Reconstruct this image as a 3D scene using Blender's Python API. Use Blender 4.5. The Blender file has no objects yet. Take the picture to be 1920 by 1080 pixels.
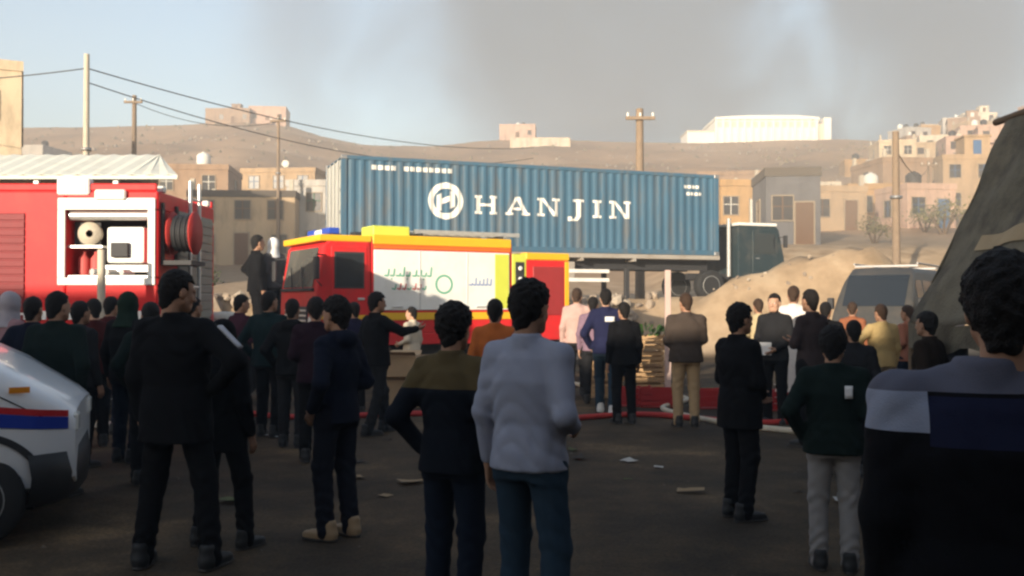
import bpy, bmesh, math, random
import numpy as np
from mathutils import Vector, Matrix

R = math.radians
random.seed(7)
rng = np.random.default_rng(7)
SC = bpy.context.scene
COL = SC.collection

# ------------------------------------------------------------------ camera
F_PX = 1800.0            # focal length in pixels of the 1920 wide photograph
EYE = 1.6
HOR = 565.0
cam_d = bpy.data.cameras.new('camera')
cam = bpy.data.objects.new('camera', cam_d)
COL.objects.link(cam)
cam.location = (0, 0, EYE)
cam.rotation_euler = (R(90) + math.atan((HOR - 540) / F_PX), 0, 0)
cam_d.sensor_width = 36
cam_d.lens = 36 * F_PX / 1920
cam_d.clip_start = 0.05
cam_d.clip_end = 6000
SC.camera = cam

# ------------------------------------------------------------------ light
SUN_EL = 11.5
SUN_AZ = 27.0            # the sun stands behind the camera, this far to its left
world = bpy.data.worlds.new('World')
SC.world = world
world.use_nodes = True
wn = world.node_tree.nodes
wl = world.node_tree.links
bg = wn['Background']
sky = wn.new('ShaderNodeTexSky')
sky.sky_type = 'NISHITA'
sky.sun_disc = False
sky.sun_elevation = R(SUN_EL)
sky.sun_rotation = R(180 + SUN_AZ)
sky.air_density = 1.0
sky.dust_density = 1.0
sky.ozone_density = 1.0
bg.inputs['Strength'].default_value = 0.15
wl.new(sky.outputs['Color'], bg.inputs['Color'])

sun_d = bpy.data.lights.new('sun', 'SUN')
sun_d.energy = 4.6
sun_d.angle = R(0.6)
sun_d.color = (1.0, 0.86, 0.68)
sun = bpy.data.objects.new('sun', sun_d)
COL.objects.link(sun)
tosun = Vector((-math.sin(R(SUN_AZ)) * math.cos(R(SUN_EL)), -math.cos(R(SUN_AZ)) * math.cos(R(SUN_EL)), math.sin(R(SUN_EL))))
sun.rotation_euler = tosun.to_track_quat('Z', 'Y').to_euler()
sun.location = (-30, -60, 40)

SC.view_settings.view_transform = 'Standard'
SC.view_settings.look = 'None'
SC.view_settings.gamma = 1.0
SC.view_settings.exposure = 1.0
SC.render.engine = 'CYCLES'
SC.cycles.use_denoising = True
SC.cycles.max_bounces = 6
SC.cycles.diffuse_bounces = 3
SC.cycles.volume_bounces = 0
SC.cycles.volume_step_rate = 2.0
SC.cycles.volume_max_steps = 128
SC.cycles.sample_clamp_indirect = 4
SC.cycles.filter_width = 2.5

# ------------------------------------------------------------------ helpers
def at(px, y):
    """world x of a photograph column at depth y"""
    return (px - 960.0) / F_PX * y
def zat(py, y):
    return EYE + (HOR - py) / F_PX * y

def sstep(a, b, t):
    t = np.clip((t - a) / (b - a), 0, 1)
    return t * t * (3 - 2 * t)

MATS = {}
def mat(name, col, rough=0.7, var=0.15, scale=6.0, bump=0.0, bscale=60.0, metal=0.0, spec=0.3, dirt=None, dirt_amt=0.0, dirt_scale=1.5, coat=0.0, dirt_vec=None):
    """a painted / woven / rough surface: base colour with noise variation, optional shaped dirt, fine bump"""
    if name in MATS:
        return MATS[name]
    m = bpy.data.materials.new(name)
    m.use_nodes = True
    nt = m.node_tree
    N, L = nt.nodes, nt.links
    b = N['Principled BSDF']
    b.inputs['Roughness'].default_value = rough
    b.inputs['Metallic'].default_value = metal
    b.inputs['Specular IOR Level'].default_value = spec
    b.inputs['Coat Weight'].default_value = coat
    tc = N.new('ShaderNodeTexCoord')
    nz = N.new('ShaderNodeTexNoise')
    nz.inputs['Scale'].default_value = scale
    nz.inputs['Detail'].default_value = 5
    L.new(tc.outputs['Object'], nz.inputs['Vector'])
    mx = N.new('ShaderNodeMix'); mx.data_type = 'RGBA'
    mx.inputs['A'].default_value = (*[c * (1 - var) for c in col], 1)
    mx.inputs['B'].default_value = (*[min(1, c * (1 + var)) for c in col], 1)
    L.new(nz.outputs['Fac'], mx.inputs['Factor'])
    out = mx.outputs['Result']
    if dirt:
        n2 = N.new('ShaderNodeTexNoise')
        n2.inputs['Scale'].default_value = dirt_scale
        n2.inputs['Detail'].default_value = 8
        n2.inputs['Roughness'].default_value = 0.7
        if dirt_vec:
            mp = N.new('ShaderNodeMapping'); mp.inputs['Scale'].default_value = dirt_vec
            L.new(tc.outputs['Object'], mp.inputs['Vector']); L.new(mp.outputs['Vector'], n2.inputs['Vector'])
        else:
            L.new(tc.outputs['Object'], n2.inputs['Vector'])
        rp = N.new('ShaderNodeValToRGB')
        rp.color_ramp.elements[0].position = 0.48
        rp.color_ramp.elements[1].position = 0.68
        L.new(n2.outputs['Fac'], rp.inputs['Fac'])
        mu = N.new('ShaderNodeMath'); mu.operation = 'MULTIPLY'
        mu.inputs[1].default_value = dirt_amt
        L.new(rp.outputs['Color'], mu.inputs[0])
        m2 = N.new('ShaderNodeMix'); m2.data_type = 'RGBA'
        m2.inputs['B'].default_value = (*dirt, 1)
        L.new(mu.outputs[0], m2.inputs['Factor'])
        L.new(out, m2.inputs['A'])
        out = m2.outputs['Result']
    L.new(out, b.inputs['Base Color'])
    if bump:
        n3 = N.new('ShaderNodeTexNoise')
        n3.inputs['Scale'].default_value = bscale
        n3.inputs['Detail'].default_value = 4
        L.new(tc.outputs['Object'], n3.inputs['Vector'])
        bp = N.new('ShaderNodeBump')
        bp.inputs['Strength'].default_value = bump
        bp.inputs['Distance'].default_value = 0.02
        L.new(n3.outputs['Fac'], bp.inputs['Height'])
        L.new(bp.outputs['Normal'], b.inputs['Normal'])
    MATS[name] = m
    return m

def glassy(name, col=(0.02, 0.025, 0.03), rough=0.06):
    m = mat(name, col, rough, 0.1, 3, spec=0.6)
    return m

class MB:
    """collects shapes into one mesh"""
    def __init__(s):
        s.v = []; s.f = []; s.mi = []; s.mats = []; s.sm = []
        s.M = Matrix()
    def m(s, material):
        if material not in s.mats:
            s.mats.append(material)
        return s.mats.index(material)
    def add(s, verts, faces, material, smooth=False):
        o = len(s.v); k = s.m(material)
        for p in verts:
            q = s.M @ Vector(p)
            s.v.append((q.x, q.y, q.z))
        for f in faces:
            s.f.append([i + o for i in f]); s.mi.append(k); s.sm.append(smooth)
        return s
    def box(s, a, b, material, bev=0.0):
        x0, y0, z0 = [min(p, q) for p, q in zip(a, b)]
        x1, y1, z1 = [max(p, q) for p, q in zip(a, b)]
        e = min(bev, (x1 - x0) / 2.1, (y1 - y0) / 2.1, (z1 - z0) / 2.1)
        if e <= 0:
            v = [(x0, y0, z0), (x1, y0, z0), (x1, y1, z0), (x0, y1, z0), (x0, y0, z1), (x1, y0, z1), (x1, y1, z1), (x0, y1, z1)]
            f = [(0, 3, 2, 1), (4, 5, 6, 7), (0, 1, 5, 4), (1, 2, 6, 5), (2, 3, 7, 6), (3, 0, 4, 7)]
            return s.add(v, f, material)
        bm = bmesh.new()
        bmesh.ops.create_cube(bm, size=1)
        for q in bm.verts:
            q.co = Vector(((x0 + x1) / 2 + q.co.x * (x1 - x0), (y0 + y1) / 2 + q.co.y * (y1 - y0), (z0 + z1) / 2 + q.co.z * (z1 - z0)))
        bmesh.ops.bevel(bm, geom=bm.edges[:] + bm.verts[:], offset=e, segments=2 if bev > 0.02 else 1, affect='EDGES', profile=0.6)
        s.bm(bm, material)
        return s
    def bm(s, bm, material, smooth=False):
        bm.verts.index_update()
        s.add([v.co[:] for v in bm.verts], [[v.index for v in f.verts] for f in bm.faces], material, smooth)
        bm.free()
    def tube(s, p, q, r, material, r2=None, n=10, smooth=True, caps=True):
        p = Vector(p); q = Vector(q); d = (q - p)
        if d.length < 1e-6: return s
        r2 = r if r2 is None else r2
        z = d.normalized(); x = z.orthogonal().normalized(); y = z.cross(x)
        v = []
        for c, rr in ((p, r), (q, r2)):
            for i in range(n):
                a = 2 * math.pi * i / n
                v.append(c + (x * math.cos(a) + y * math.sin(a)) * rr)
        f = [(i, (i + 1) % n, n + (i + 1) % n, n + i) for i in range(n)]
        s.add(v, f, material, smooth)
        if caps:
            s.add(v[:n], [list(range(n))[::-1]], material)
            s.add(v[n:], [list(range(n))], material)
        return s
    def path(s, pts, r, material, n=8):
        pts = [Vector(p) for p in pts]
        rings = []
        for i, p in enumerate(pts):
            t = (pts[min(i + 1, len(pts) - 1)] - pts[max(i - 1, 0)]).normalized()
            x = t.cross(Vector((0, 0, 1)))
            x = x.normalized() if x.length > 1e-3 else Vector((1, 0, 0))
            y = t.cross(x)
            rings.append([p + (x * math.cos(2 * math.pi * k / n) + y * math.sin(2 * math.pi * k / n)) * (r if not callable(r) else r(i)) for k in range(n)])
        v = [q for g in rings for q in g]
        f = []
        for i in range(len(pts) - 1):
            for k in range(n):
                f.append((i * n + k, i * n + (k + 1) % n, (i + 1) * n + (k + 1) % n, (i + 1) * n + k))
        f.append(list(range(n))[::-1]); f.append([(len(pts) - 1) * n + k for k in range(n)])
        return s.add(v, f, material, True)
    def lathe(s, prof, material, n=20, axis='Z', c=(0, 0, 0), smooth=True):
        v = []
        for (r, h) in prof:
            for i in range(n):
                a = 2 * math.pi * i / n
                if axis == 'Z': p = (c[0] + r * math.cos(a), c[1] + r * math.sin(a), c[2] + h)
                elif axis == 'Y': p = (c[0] + r * math.cos(a), c[1] + h, c[2] + r * math.sin(a))
                else: p = (c[0] + h, c[1] + r * math.cos(a), c[2] + r * math.sin(a))
                v.append(p)
        f = []
        for j in range(len(prof) - 1):
            for i in range(n):
                f.append((j * n + i, j * n + (i + 1) % n, (j + 1) * n + (i + 1) % n, (j + 1) * n + i))
        if prof[0][0] > 1e-4: f.append(list(range(n))[::-1])
        if prof[-1][0] > 1e-4: f.append([(len(prof) - 1) * n + i for i in range(n)])
        return s.add(v, f, material, smooth)
    def prism(s, poly, y0, y1, material, plane='XZ', bev=0.0):
        """polygon in XZ (or XY / YZ) extruded along the third axis"""
        n = len(poly)
        def P(a, b, t):
            return {'XZ': (a, t, b), 'XY': (a, b, t), 'YZ': (t, a, b)}[plane]
        bm = bmesh.new()
        A = [bm.verts.new(P(a, b, y0)) for a, b in poly]
        B = [bm.verts.new(P(a, b, y1)) for a, b in poly]
        bm.faces.new(A); bm.faces.new(B[::-1])
        for i in range(n):
            bm.faces.new((A[i], B[i], B[(i + 1) % n], A[(i + 1) % n]))
        bmesh.ops.recalc_face_normals(bm, faces=bm.faces[:])
        if bev:
            bmesh.ops.bevel(bm, geom=bm.edges[:], offset=bev, segments=2, affect='EDGES', profile=0.6)
        s.bm(bm, material)
        return s
    def mesh(s, name):
        me = bpy.data.meshes.new(name)
        me.from_pydata(s.v, [], s.f)
        for m in s.mats: me.materials.append(m)
        me.polygons.foreach_set('material_index', s.mi)
        me.polygons.foreach_set('use_smooth', s.sm)
        me.update()
        return me
    def build(s, name, parent=None, loc=None):
        o = bpy.data.objects.new(name, s.mesh(name))
        COL.objects.link(o)
        if parent: o.parent = parent
        if loc: o.location = loc
        return o

def tag(o, label=None, cat=None, group=None, kind=None):
    if label: o['label'] = label
    if cat: o['category'] = cat
    if group: o['group'] = group
    if kind: o['kind'] = kind
    return o
def thing(name, label, cat, loc=(0, 0, 0), rz=0.0, group=None, scale=None):
    o = bpy.data.objects.new(name, None)
    COL.objects.link(o)
    o.location = loc; o.rotation_euler = (0, 0, rz)
    o.empty_display_size = 0.3
    if scale: o.scale = (scale,) * 3
    return tag(o, label, cat, group)
def share(name, me, parent, loc=(0, 0, 0), rot=(0, 0, 0), scl=(1, 1, 1)):
    o = bpy.data.objects.new(name, me)
    COL.objects.link(o)
    o.parent = parent; o.location = loc; o.rotation_euler = rot; o.scale = scl
    return o

# ------------------------------------------------------------------ terrain
CA = np.array([-4.72, 26.5]); CN = np.array([-0.3584, 0.9336]); CD = np.array([0.9336, 0.3584])   # container front line
_cr_px = [-900, -300, 0, 200, 380, 450, 540, 600, 680, 800, 900, 1000, 1340, 1560, 1700, 1800, 1920, 2300, 3000]
_cr_py = [300, 260, 240, 236, 231, 226, 238, 256, 272, 276, 268, 263, 264, 258, 264, 250, 228, 215, 260]
DC = 240.0
def vnoise(x, y, f, seed=0):
    """smooth pseudo noise from sines"""
    s = seed * 1.7
    return (np.sin(x * f * 1.0 + 1.3 * np.sin(y * f * 0.7 + s) + s) + np.sin(y * f * 1.1 + 1.7 * np.sin(x * f * 0.6 - s) + 2.1 * s) + 0.6 * np.sin((x + y) * f * 2.1 + s) + 0.5 * np.sin((x - 1.3 * y) * f * 2.7 - s)) / 3.1
def gz(x, y):
    x = np.asarray(x, float); y = np.asarray(y, float)
    s = (x - CA[0]) * CN[0] + (y - CA[1]) * CN[1]
    z = 1.65 * sstep(-2.6, -0.7, s + 0.25 * vnoise(x, y, 1.3, 3))
    z = z + 0.012 * vnoise(x, y, 1.1, 1) * (1 - sstep(20, 30, y))
    # heap of sand by the end of the container
    hp = 2.15 * np.exp(-(np.abs((x - 7.7) / 3.0) ** 2.6 + ((y - 28.3) / 1.7) ** 2)) + 1.9 * np.exp(-(((x - 10.9) / 1.9) ** 2 + ((y - 28.2) / 1.7) ** 2))
    z = np.maximum(z, hp * (1 + 0.07 * vnoise(x, y, 3.1, 8) + 0.05 * vnoise(x, y, 7.0, 9))) + 0.15 * hp
    z = z + 0.05 * vnoise(x, y, 2.3, 5) * sstep(22, 26, y)
    z = z + 2.35 * sstep(34, 43, y) * sstep(6.5, 11.5, x) * (1 - sstep(60, 120, y))
    # hills
    px = 960 + F_PX * x / np.maximum(y, 30.0)
    zc = EYE + (HOR - np.interp(px, _cr_px, _cr_py)) / F_PX * DC - 1.65
    t = np.clip((y - 42) / (DC - 42), 0, 1)
    f = t ** 1.25
    back = np.clip((y - DC) / 260.0, 0, 1)
    h = zc * f * (1 - 0.9 * back ** 1.4 * (3 - 2 * back) / 1.0)
    rough = vnoise(x, y, 0.045, 2) * 2.6 + vnoise(x, y, 0.13, 4) * 0.9 + vnoise(x, y, 0.4, 6) * 0.25
    h = h + rough * sstep(45, 90, y) * (1 - 0.75 * np.exp(-((y - DC) / 30.0) ** 2))
    return z + h * sstep(38, 46, y)
def g(x, y):
    return float(gz(x, y))

def mat_ground():
    m = bpy.data.materials.new('ground_dirt'); m.use_nodes = True
    N, L = m.node_tree.nodes, m.node_tree.links
    b = N['Principled BSDF']
    b.inputs['Roughness'].default_value = 0.92
    b.inputs['Specular IOR Level'].default_value = 0.25
    tc = N.new('ShaderNodeTexCoord')
    sep = N.new('ShaderNodeSeparateXYZ'); L.new(tc.outputs['Object'], sep.inputs[0])
    def noise(sc, det=6, rgh=0.6):
        n = N.new('ShaderNodeTexNoise'); n.inputs['Scale'].default_value = sc; n.inputs['Detail'].default_value = det; n.inputs['Roughness'].default_value = rgh
        L.new(tc.outputs['Object'], n.inputs['Vector']); return n.outputs['Fac']
    def ramp(fac, stops):
        r = N.new('ShaderNodeValToRGB'); L.new(fac, r.inputs['Fac'])
        while len(r.color_ramp.elements) < len(stops): r.color_ramp.elements.new(0.5)
        for e, (p, c) in zip(r.color_ramp.elements, stops): e.position = p; e.color = (*c, 1)
        return r.outputs['Color']
    def mixc(f, a, c):
        x = N.new('ShaderNodeMix'); x.data_type = 'RGBA'
        L.new(f, x.inputs['Factor']); L.new(a, x.inputs['A']); L.new(c, x.inputs['B']); return x.outputs['Result']
    def mth(op, a, c, clamp=False):
        x = N.new('ShaderNodeMath'); x.operation = op; x.use_clamp = clamp
        for i, q in enumerate((a, c)):
            if isinstance(q, (int, float)): x.inputs[i].default_value = q
            else: L.new(q, x.inputs[i])
        return x.outputs[0]
    # worn asphalt with dusty and oily patches
    asph = ramp(noise(0.55, 9, 0.68), [(0.30, (0.018, 0.0125, 0.0073)), (0.43, (0.034, 0.024, 0.0138)), (0.55, (0.068, 0.046, 0.025)), (0.66, (0.16, 0.105, 0.055))])
    grit = ramp(noise(38, 3, 0.7), [(0.35, (0.55, 0.55, 0.55)), (0.7, (1.35, 1.3, 1.2))])
    mm = N.new('ShaderNodeMix'); mm.data_type = 'RGBA'; mm.blend_type = 'MULTIPLY'; mm.inputs['Factor'].default_value = 1
    L.new(asph, mm.inputs['A']); L.new(grit, mm.inputs['B'])
    asph = mm.outputs['Result']
    # sandy soil of the bank
    sand = ramp(noise(0.9, 8), [(0.3, (0.25, 0.175, 0.105)), (0.5, (0.37, 0.265, 0.165)), (0.7, (0.46, 0.345, 0.225))])
    # stony hillside: brown soil, pale scree, sparse dry scrub
    hill = ramp(noise(0.035, 10, 0.68), [(0.32, (0.21, 0.130, 0.075)), (0.48, (0.33, 0.205, 0.115)), (0.62, (0.42, 0.275, 0.165)), (0.76, (0.50, 0.36, 0.235))])
    scr = ramp(noise(0.55, 6, 0.75), [(0.56, (0, 0, 0)), (0.66, (1, 1, 1))])
    scrub = N.new('ShaderNodeRGB'); scrub.outputs[0].default_value = (0.13, 0.115, 0.065, 1)
    hill = mixc(mth('MULTIPLY', scr, 0.55), hill, scrub.outputs[0])
    nb = mth('MULTIPLY', mth('SUBTRACT', noise(0.6, 4), 0.5), 5.0)
    yy = mth('ADD', sep.outputs['Y'], nb)
    # asphalt ends at the foot of the bank (height), hills start beyond the road (depth)
    f1 = mth('DIVIDE', mth('SUBTRACT', mth('ADD', sep.outputs['Z'], mth('MULTIPLY', nb, 0.05)), 0.06), 0.25, True)
    f2 = mth('DIVIDE', mth('SUBTRACT', yy, 44.0), 18.0, True)
    col = mixc(f2, mixc(f1, asph, sand), hill)
    L.new(col, b.inputs['Base Color'])
    bp = N.new('ShaderNodeBump'); bp.inputs['Strength'].default_value = 0.6; bp.inputs['Distance'].default_value = 0.02
    hh = mth('ADD', noise(30, 4, 0.7), mth('MULTIPLY', noise(4, 5), 2.0))
    L.new(hh, bp.inputs['Height']); L.new(bp.outputs['Normal'], b.inputs['Normal'])
    return m

def build_ground():
    xs = np.concatenate([np.linspace(-900, -160, 38)[:-1], np.linspace(-160, -32, 65)[:-1], np.arange(-32, 32, 0.5), np.linspace(32, 160, 65)[:-1], np.linspace(160, 900, 38)])
    ys = np.concatenate([np.linspace(-46, -4, 12)[:-1], np.arange(-4, 46, 0.45), np.linspace(46, 270, 113)[:-1], np.linspace(270, 600, 30)[:-1], np.linspace(600, 2500, 14)])
    X, Y = np.meshgrid(xs, ys)
    Z = gz(X, Y)
    nx, ny = len(xs), len(ys)
    V = np.stack([X.ravel(), Y.ravel(), Z.ravel()], 1)
    i = np.arange(nx * ny).reshape(ny, nx)
    Fq = np.stack([i[:-1, :-1].ravel(), i[:-1, 1:].ravel(), i[1:, 1:].ravel(), i[1:, :-1].ravel()], 1)
    me = bpy.data.meshes.new('ground')
    me.from_pydata(V.tolist(), [], Fq.tolist())
    me.polygons.foreach_set('use_smooth', np.ones(len(Fq), bool))
    me.materials.append(mat_ground())
    o = bpy.data.objects.new('ground', me); COL.objects.link(o)
    return tag(o, kind='structure')
ground = build_ground()

# ------------------------------------------------------------------ buildings behind the camera that shade the square
M_plaster = mat('plaster_grey', (0.33, 0.29, 0.24), 0.9, 0.12, 1.2, 0.3, 25, dirt=(0.16, 0.13, 0.10), dirt_amt=0.5)
M_darkglass = glassy('window_glass')
M_frame = mat('window_frame', (0.30, 0.235, 0.165), 0.6, 0.1)
def shade_block(x0, x1, h, label):
    t = thing('building', label, 'building', ((x0 + x1) / 2, -10.0, 0))
    w = x1 - x0
    MB().box((-w / 2, -4, -0.2), (w / 2, 4, h - 0.25), M_plaster).build('wall', t)
    MB().box((-w / 2 - 0.003, -4.15, h - 0.25), (w / 2 + 0.003, 4.15, h), M_plaster, 0.02).build('roof', t)
    for k in range(max(1, int(w // 3))):
        for fl in range(int(h // 3)):
            x = -w / 2 + 1.6 + k * 3.0
            b = MB().box((x - 0.5, 3.9, 1.0 + fl * 2.9), (x + 0.5, 4.03, 2.2 + fl * 2.9), M_frame).box((x - 0.42, 4.0, 1.08 + fl * 2.9), (x + 0.42, 4.034, 2.12 + fl * 2.9), M_darkglass)
            b.build('window', t)
shade_block(-34, -11.0, 6.05, 'grey plastered two storey building along the back of the square, longest of its row')
shade_block(-11.0, -4.6, 5.3, 'low grey plastered shop building at the back of the square')
shade_block(-4.6, 14, 9.0, 'tall grey plastered building at the back of the square opposite the tent')

skylight_block = thing('building', 'unseen grey plastered flank block added to cut skylight, beyond the tent', 'building', (14.0, 4.0, 0))  # out of view, added to hold back skylight from the square
MB().box((-4, -12, -0.2), (4, 11, 8.6), M_plaster).build('wall', skylight_block)
MB().box((-4.15, -12.15, 8.6), (4.15, 11.15, 8.85), M_plaster, 0.02).build('roof', skylight_block)
for k in range(6):
    for fl in range(3):
        MB().box((-4.06, -9.6 + k * 3.4, 1.0 + fl * 2.8), (-3.98, -8.5 + k * 3.4, 2.2 + fl * 2.8), M_frame).box((-4.075, -9.5 + k * 3.4, 1.1 + fl * 2.8), (-4.05, -8.6 + k * 3.4, 2.1 + fl * 2.8), M_darkglass).build('window', skylight_block)

# ------------------------------------------------------------------ container on its trailer
M_cblue = mat('container_blue', (0.048, 0.120, 0.185), 0.6, 0.2, 0.7, 0.15, 30, dirt=(0.15, 0.125, 0.10), dirt_amt=0.6, dirt_scale=1.6, dirt_vec=(1.6, 1.6, 0.28))
M_cend = mat('container_end_sunlit_grey', (0.46, 0.47, 0.43), 0.65, 0.1, 2, dirt=(0.3, 0.27, 0.22), dirt_amt=0.5)  # paleness of the sunlit end face put into the door colour
M_white = mat('sign_white', (0.78, 0.76, 0.70), 0.65, 0.06, 5, dirt=(0.45, 0.43, 0.38), dirt_amt=0.4, dirt_scale=2.5)
M_steel = mat('steel_grey', (0.30, 0.30, 0.30), 0.45, 0.15, 8, metal=0.6)
M_dark = mat('dark_metal', (0.035, 0.035, 0.037), 0.6, 0.2, 8)
M_rubber = mat('rubber', (0.022, 0.022, 0.022), 0.85, 0.2, 10, 0.2, 40)
M_rust = mat('rusty_steel', (0.20, 0.12, 0.075), 0.8, 0.25, 6)
CL, CW, CH = 12.19, 2.44, 2.6
CROT = math.atan2(CD[1], CD[0])
CZ = 1.65 + 1.42
PITCH, DEP = 0.278, 0.027
def corr(x):
    u = (x % PITCH) / PITCH
    if u < 0.26: return 0.0
    if u < 0.50: return DEP * (u - 0.26) / 0.24
    if u < 0.76: return DEP
    return DEP * (1 - (u - 0.76) / 0.24)
BREAKS = sorted(k * PITCH + PITCH * q for k in range(int(CL / PITCH) + 1) for q in (0, 0.26, 0.5, 0.76))
def corr_wall(mb, x0, x1, z0, z1, y, sgn, material):
    xs = [x0] + [b for b in BREAKS if x0 < b < x1] + [x1]
    v = []; f = []
    for x in xs:
        yy = y + sgn * corr(x)
        v += [(x, yy, z0), (x, yy, z1)]
    for i in range(len(xs) - 1):
        q = (2 * i, 2 * i + 2, 2 * i + 3, 2 * i + 1)
        f.append(q if sgn > 0 else q[::-1])
    mb.add(v, f, material)

LET = {  # slab serif capitals drawn as boxes and slanted bars on a 1.0 high, w wide field: ('b',x0,y0,x1,y1) or ('q',four corners)
 'H': (1.15, [('b', .08, .0, .40, .14), ('b', .15, .14, .33, .86), ('b', .08, .86, .40, 1), ('b', .75, 0, 1.07, .14), ('b', .82, .14, 1.0, .86), ('b', .75, .86, 1.07, 1), ('b', .33, .43, .82, .57)]),
 'A': (1.15, [('b', .02, 0, .38, .14), ('b', .74, 0, 1.13, .14), ('q', (.12, .14), (.27, .14), (.60, 1), (.48, 1)), ('q', (.80, .14), (1.02, .14), (.68, 1), (.48, 1)), ('b', .30, .28, .78, .41)]),
 'N': (1.15, [('b', .04, 0, .38, .14), ('b', .14, .14, .28, .86), ('b', .04, .86, .34, 1), ('b', .74, .86, 1.10, 1), ('b', .86, .0, 1.00, .86), ('q', (.28, .86), (.34, 1), (1.0, .0), (.80, .0))]),
 'J': (0.85, [('b', .28, .86, .82, 1), ('b', .46, .02, .66, .86), ('q', (.46, .10), (.66, .02), (.50, -.20), (.36, -.10)), ('q', (.36, -.10), (.50, -.20), (.20, -.22), (.20, -.10)), ('b', .06, -.22, .24, .02)]),
 'I': (0.62, [('b', .12, 0, .54, .14), ('b', .22, .14, .44, .86), ('b', .12, .86, .54, 1)]),
}
def painted(polys, material, name, parent, zoff=0.004):
    """flat polygons (x,z) wrapped on to the corrugated side"""
    bm = bmesh.new()
    for p in polys:
        bm.faces.new([bm.verts.new((x, 0, z)) for x, z in p])
    lo = min(v.co.x for v in bm.verts); hi = max(v.co.x for v in bm.verts)
    for b in BREAKS:
        if lo < b < hi:
            bmesh.ops.bisect_plane(bm, geom=bm.verts[:] + bm.edges[:] + bm.faces[:], plane_co=(b, 0, 0), plane_no=(1, 0, 0))
    for v in bm.verts: v.co.y = corr(v.co.x) - zoff
    bmesh.ops.recalc_face_normals(bm, faces=bm.faces[:])
    mb = MB(); mb.bm(bm, material)
    return mb.build(name, parent)

def build_container():
    t = thing('shipping_container', 'long blue corrugated shipping container with white lettering, resting on a flatbed trailer', 'container', (CA[0], CA[1], CZ), CROT)
    mb = MB()
    corr_wall(mb, 0.14, CL - 0.14, 0.15, CH - 0.10, 0.012, 1, M_cblue)
    mb.build('side_wall', t)
    mb = MB(); corr_wall(mb, 0.14, CL - 0.14, 0.15, CH - 0.10, CW - 0.012, -1, M_cblue); mb.build('side_wall', t)
    MB().box((0.05, 0.05, CH - 0.06), (CL - 0.05, CW - 0.05, CH - 0.025), M_cblue).build('roof', t)
    MB().box((0.05, 0.05, 0.02), (CL - 0.05, CW - 0.05, 0.12), M_rust).build('floor', t)
    for y in (0, CW - 0.11):
        MB().box((0.16, y, 0.0), (CL - 0.16, y + 0.11, 0.16), M_cblue, 0.01).build('bottom_rail', t)
        MB().box((0.16, y, CH - 0.12), (CL - 0.16, y + 0.11, CH - 0.01), M_cblue, 0.01).build('top_rail', t)
        for x in (0, CL - 0.16):
            MB().box((x, y - 0.004, 0.12), (x + 0.16, y + 0.114, CH - 0.12), M_cblue, 0.01).build('corner_post', t)
            for z in (0, CH - 0.118):
                c = MB().box((x - 0.004, y - 0.008, z), (x + 0.174, y + 0.12, z + 0.12), M_steel, 0.012)
                c.build('corner_casting', t)
    MB().box((CL - 0.05, 0.12, 0.1), (CL - 0.02, CW - 0.12, CH - 0.1), M_cblue).build('end_wall', t)
    # door end towards the left of the container
    for y0, y1 in ((0.115, CW / 2 - 0.01), (CW / 2 + 0.01, CW - 0.115)):
        d = MB().box((0.01, y0, 0.12), (0.06, y1, CH - 0.12), M_cend, 0.01).build('door', t)
        for q in (0.28, 0.78):
            yy = y0 + (y1 - y0) * q
            MB().tube((-0.02, yy, 0.1), (-0.02, yy, CH - 0.1), 0.018, M_steel, n=8).build('locking_bar', d)
        for q in range(4):
            zz = 0.35 + q * 0.62
            MB().box((-0.012, y0 - 0.02 if y0 < 1 else y1 - 0.10, zz), (0.012, y0 + 0.10 if y0 < 1 else y1 + 0.02, zz + 0.09), M_steel, 0.005).build('hinge', d)
    # lettering
    hgt = 0.54
    x = 3.84; base = 1.08
    for ch, wsc in zip('HANJIN', (1.0, 1.0, 1.0, 1.0, 1.0, 1.0)):
        w, segs = LET[ch]
        polys = []
        for sgm in segs:
            if sgm[0] == 'b':
                a, b, c, d = sgm[1:]
                pts = [(a, b), (c, b), (c, d), (a, d)]
            else:
                pts = list(sgm[1:])
            polys.append([(x + p * hgt * 1.30, base + q * hgt) for p, q in pts])
        painted(polys, M_white, 'letter', t)
        x += w * hgt * 1.30 + 0.19
    # round emblem: ring with a bold S shaped wave
    cx, cz, ro, ri = 3.02, 1.42, 0.53, 0.36
    ring = []
    n = 40
    for i in range(n):
        a, b = 2 * math.pi * i / n, 2 * math.pi * (i + 1) / n
        ring.append([(cx + ro * math.cos(a), cz + ro * math.sin(a)), (cx + ro * math.cos(b), cz + ro * math.sin(b)), (cx + ri * math.cos(b), cz + ri * math.sin(b)), (cx + ri * math.cos(a), cz + ri * math.sin(a))])
    painted(ring, M_white, 'emblem_ring', t)
    H = [[(cx - .27, cz - .29), (cx - .12, cz - .29), (cx - .12, cz + .23), (cx - .27, cz + .15)],
         [(cx + .12, cz - .23), (cx + .27, cz - .15), (cx + .27, cz + .29), (cx + .12, cz + .29)],
         [(cx - .12, cz - .10), (cx + .12, cz + .0), (cx + .12, cz + .16), (cx - .12, cz + .06)]]
    painted(H, M_white, 'emblem_mark', t)
    # container number strip, weights panel
    def strip(x0, z0, n, cw, ch, gap, name):
        for i in range(n):
            if i == 4: continue
            a = x0 + i * (cw + gap)
            painted([[(a, z0), (a + cw, z0), (a + cw, z0 + ch), (a, z0 + ch)]], M_white, name, t)
    strip(0.85, 2.22, 13, 0.14, 0.13, 0.045, 'number_marking')
    strip(10.9, 2.12, 5, 0.11, 0.10, 0.035, 'number_marking')
    strip(11.0, 1.90, 4, 0.11, 0.10, 0.035, 'number_marking')
    return t
build_container()

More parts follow.
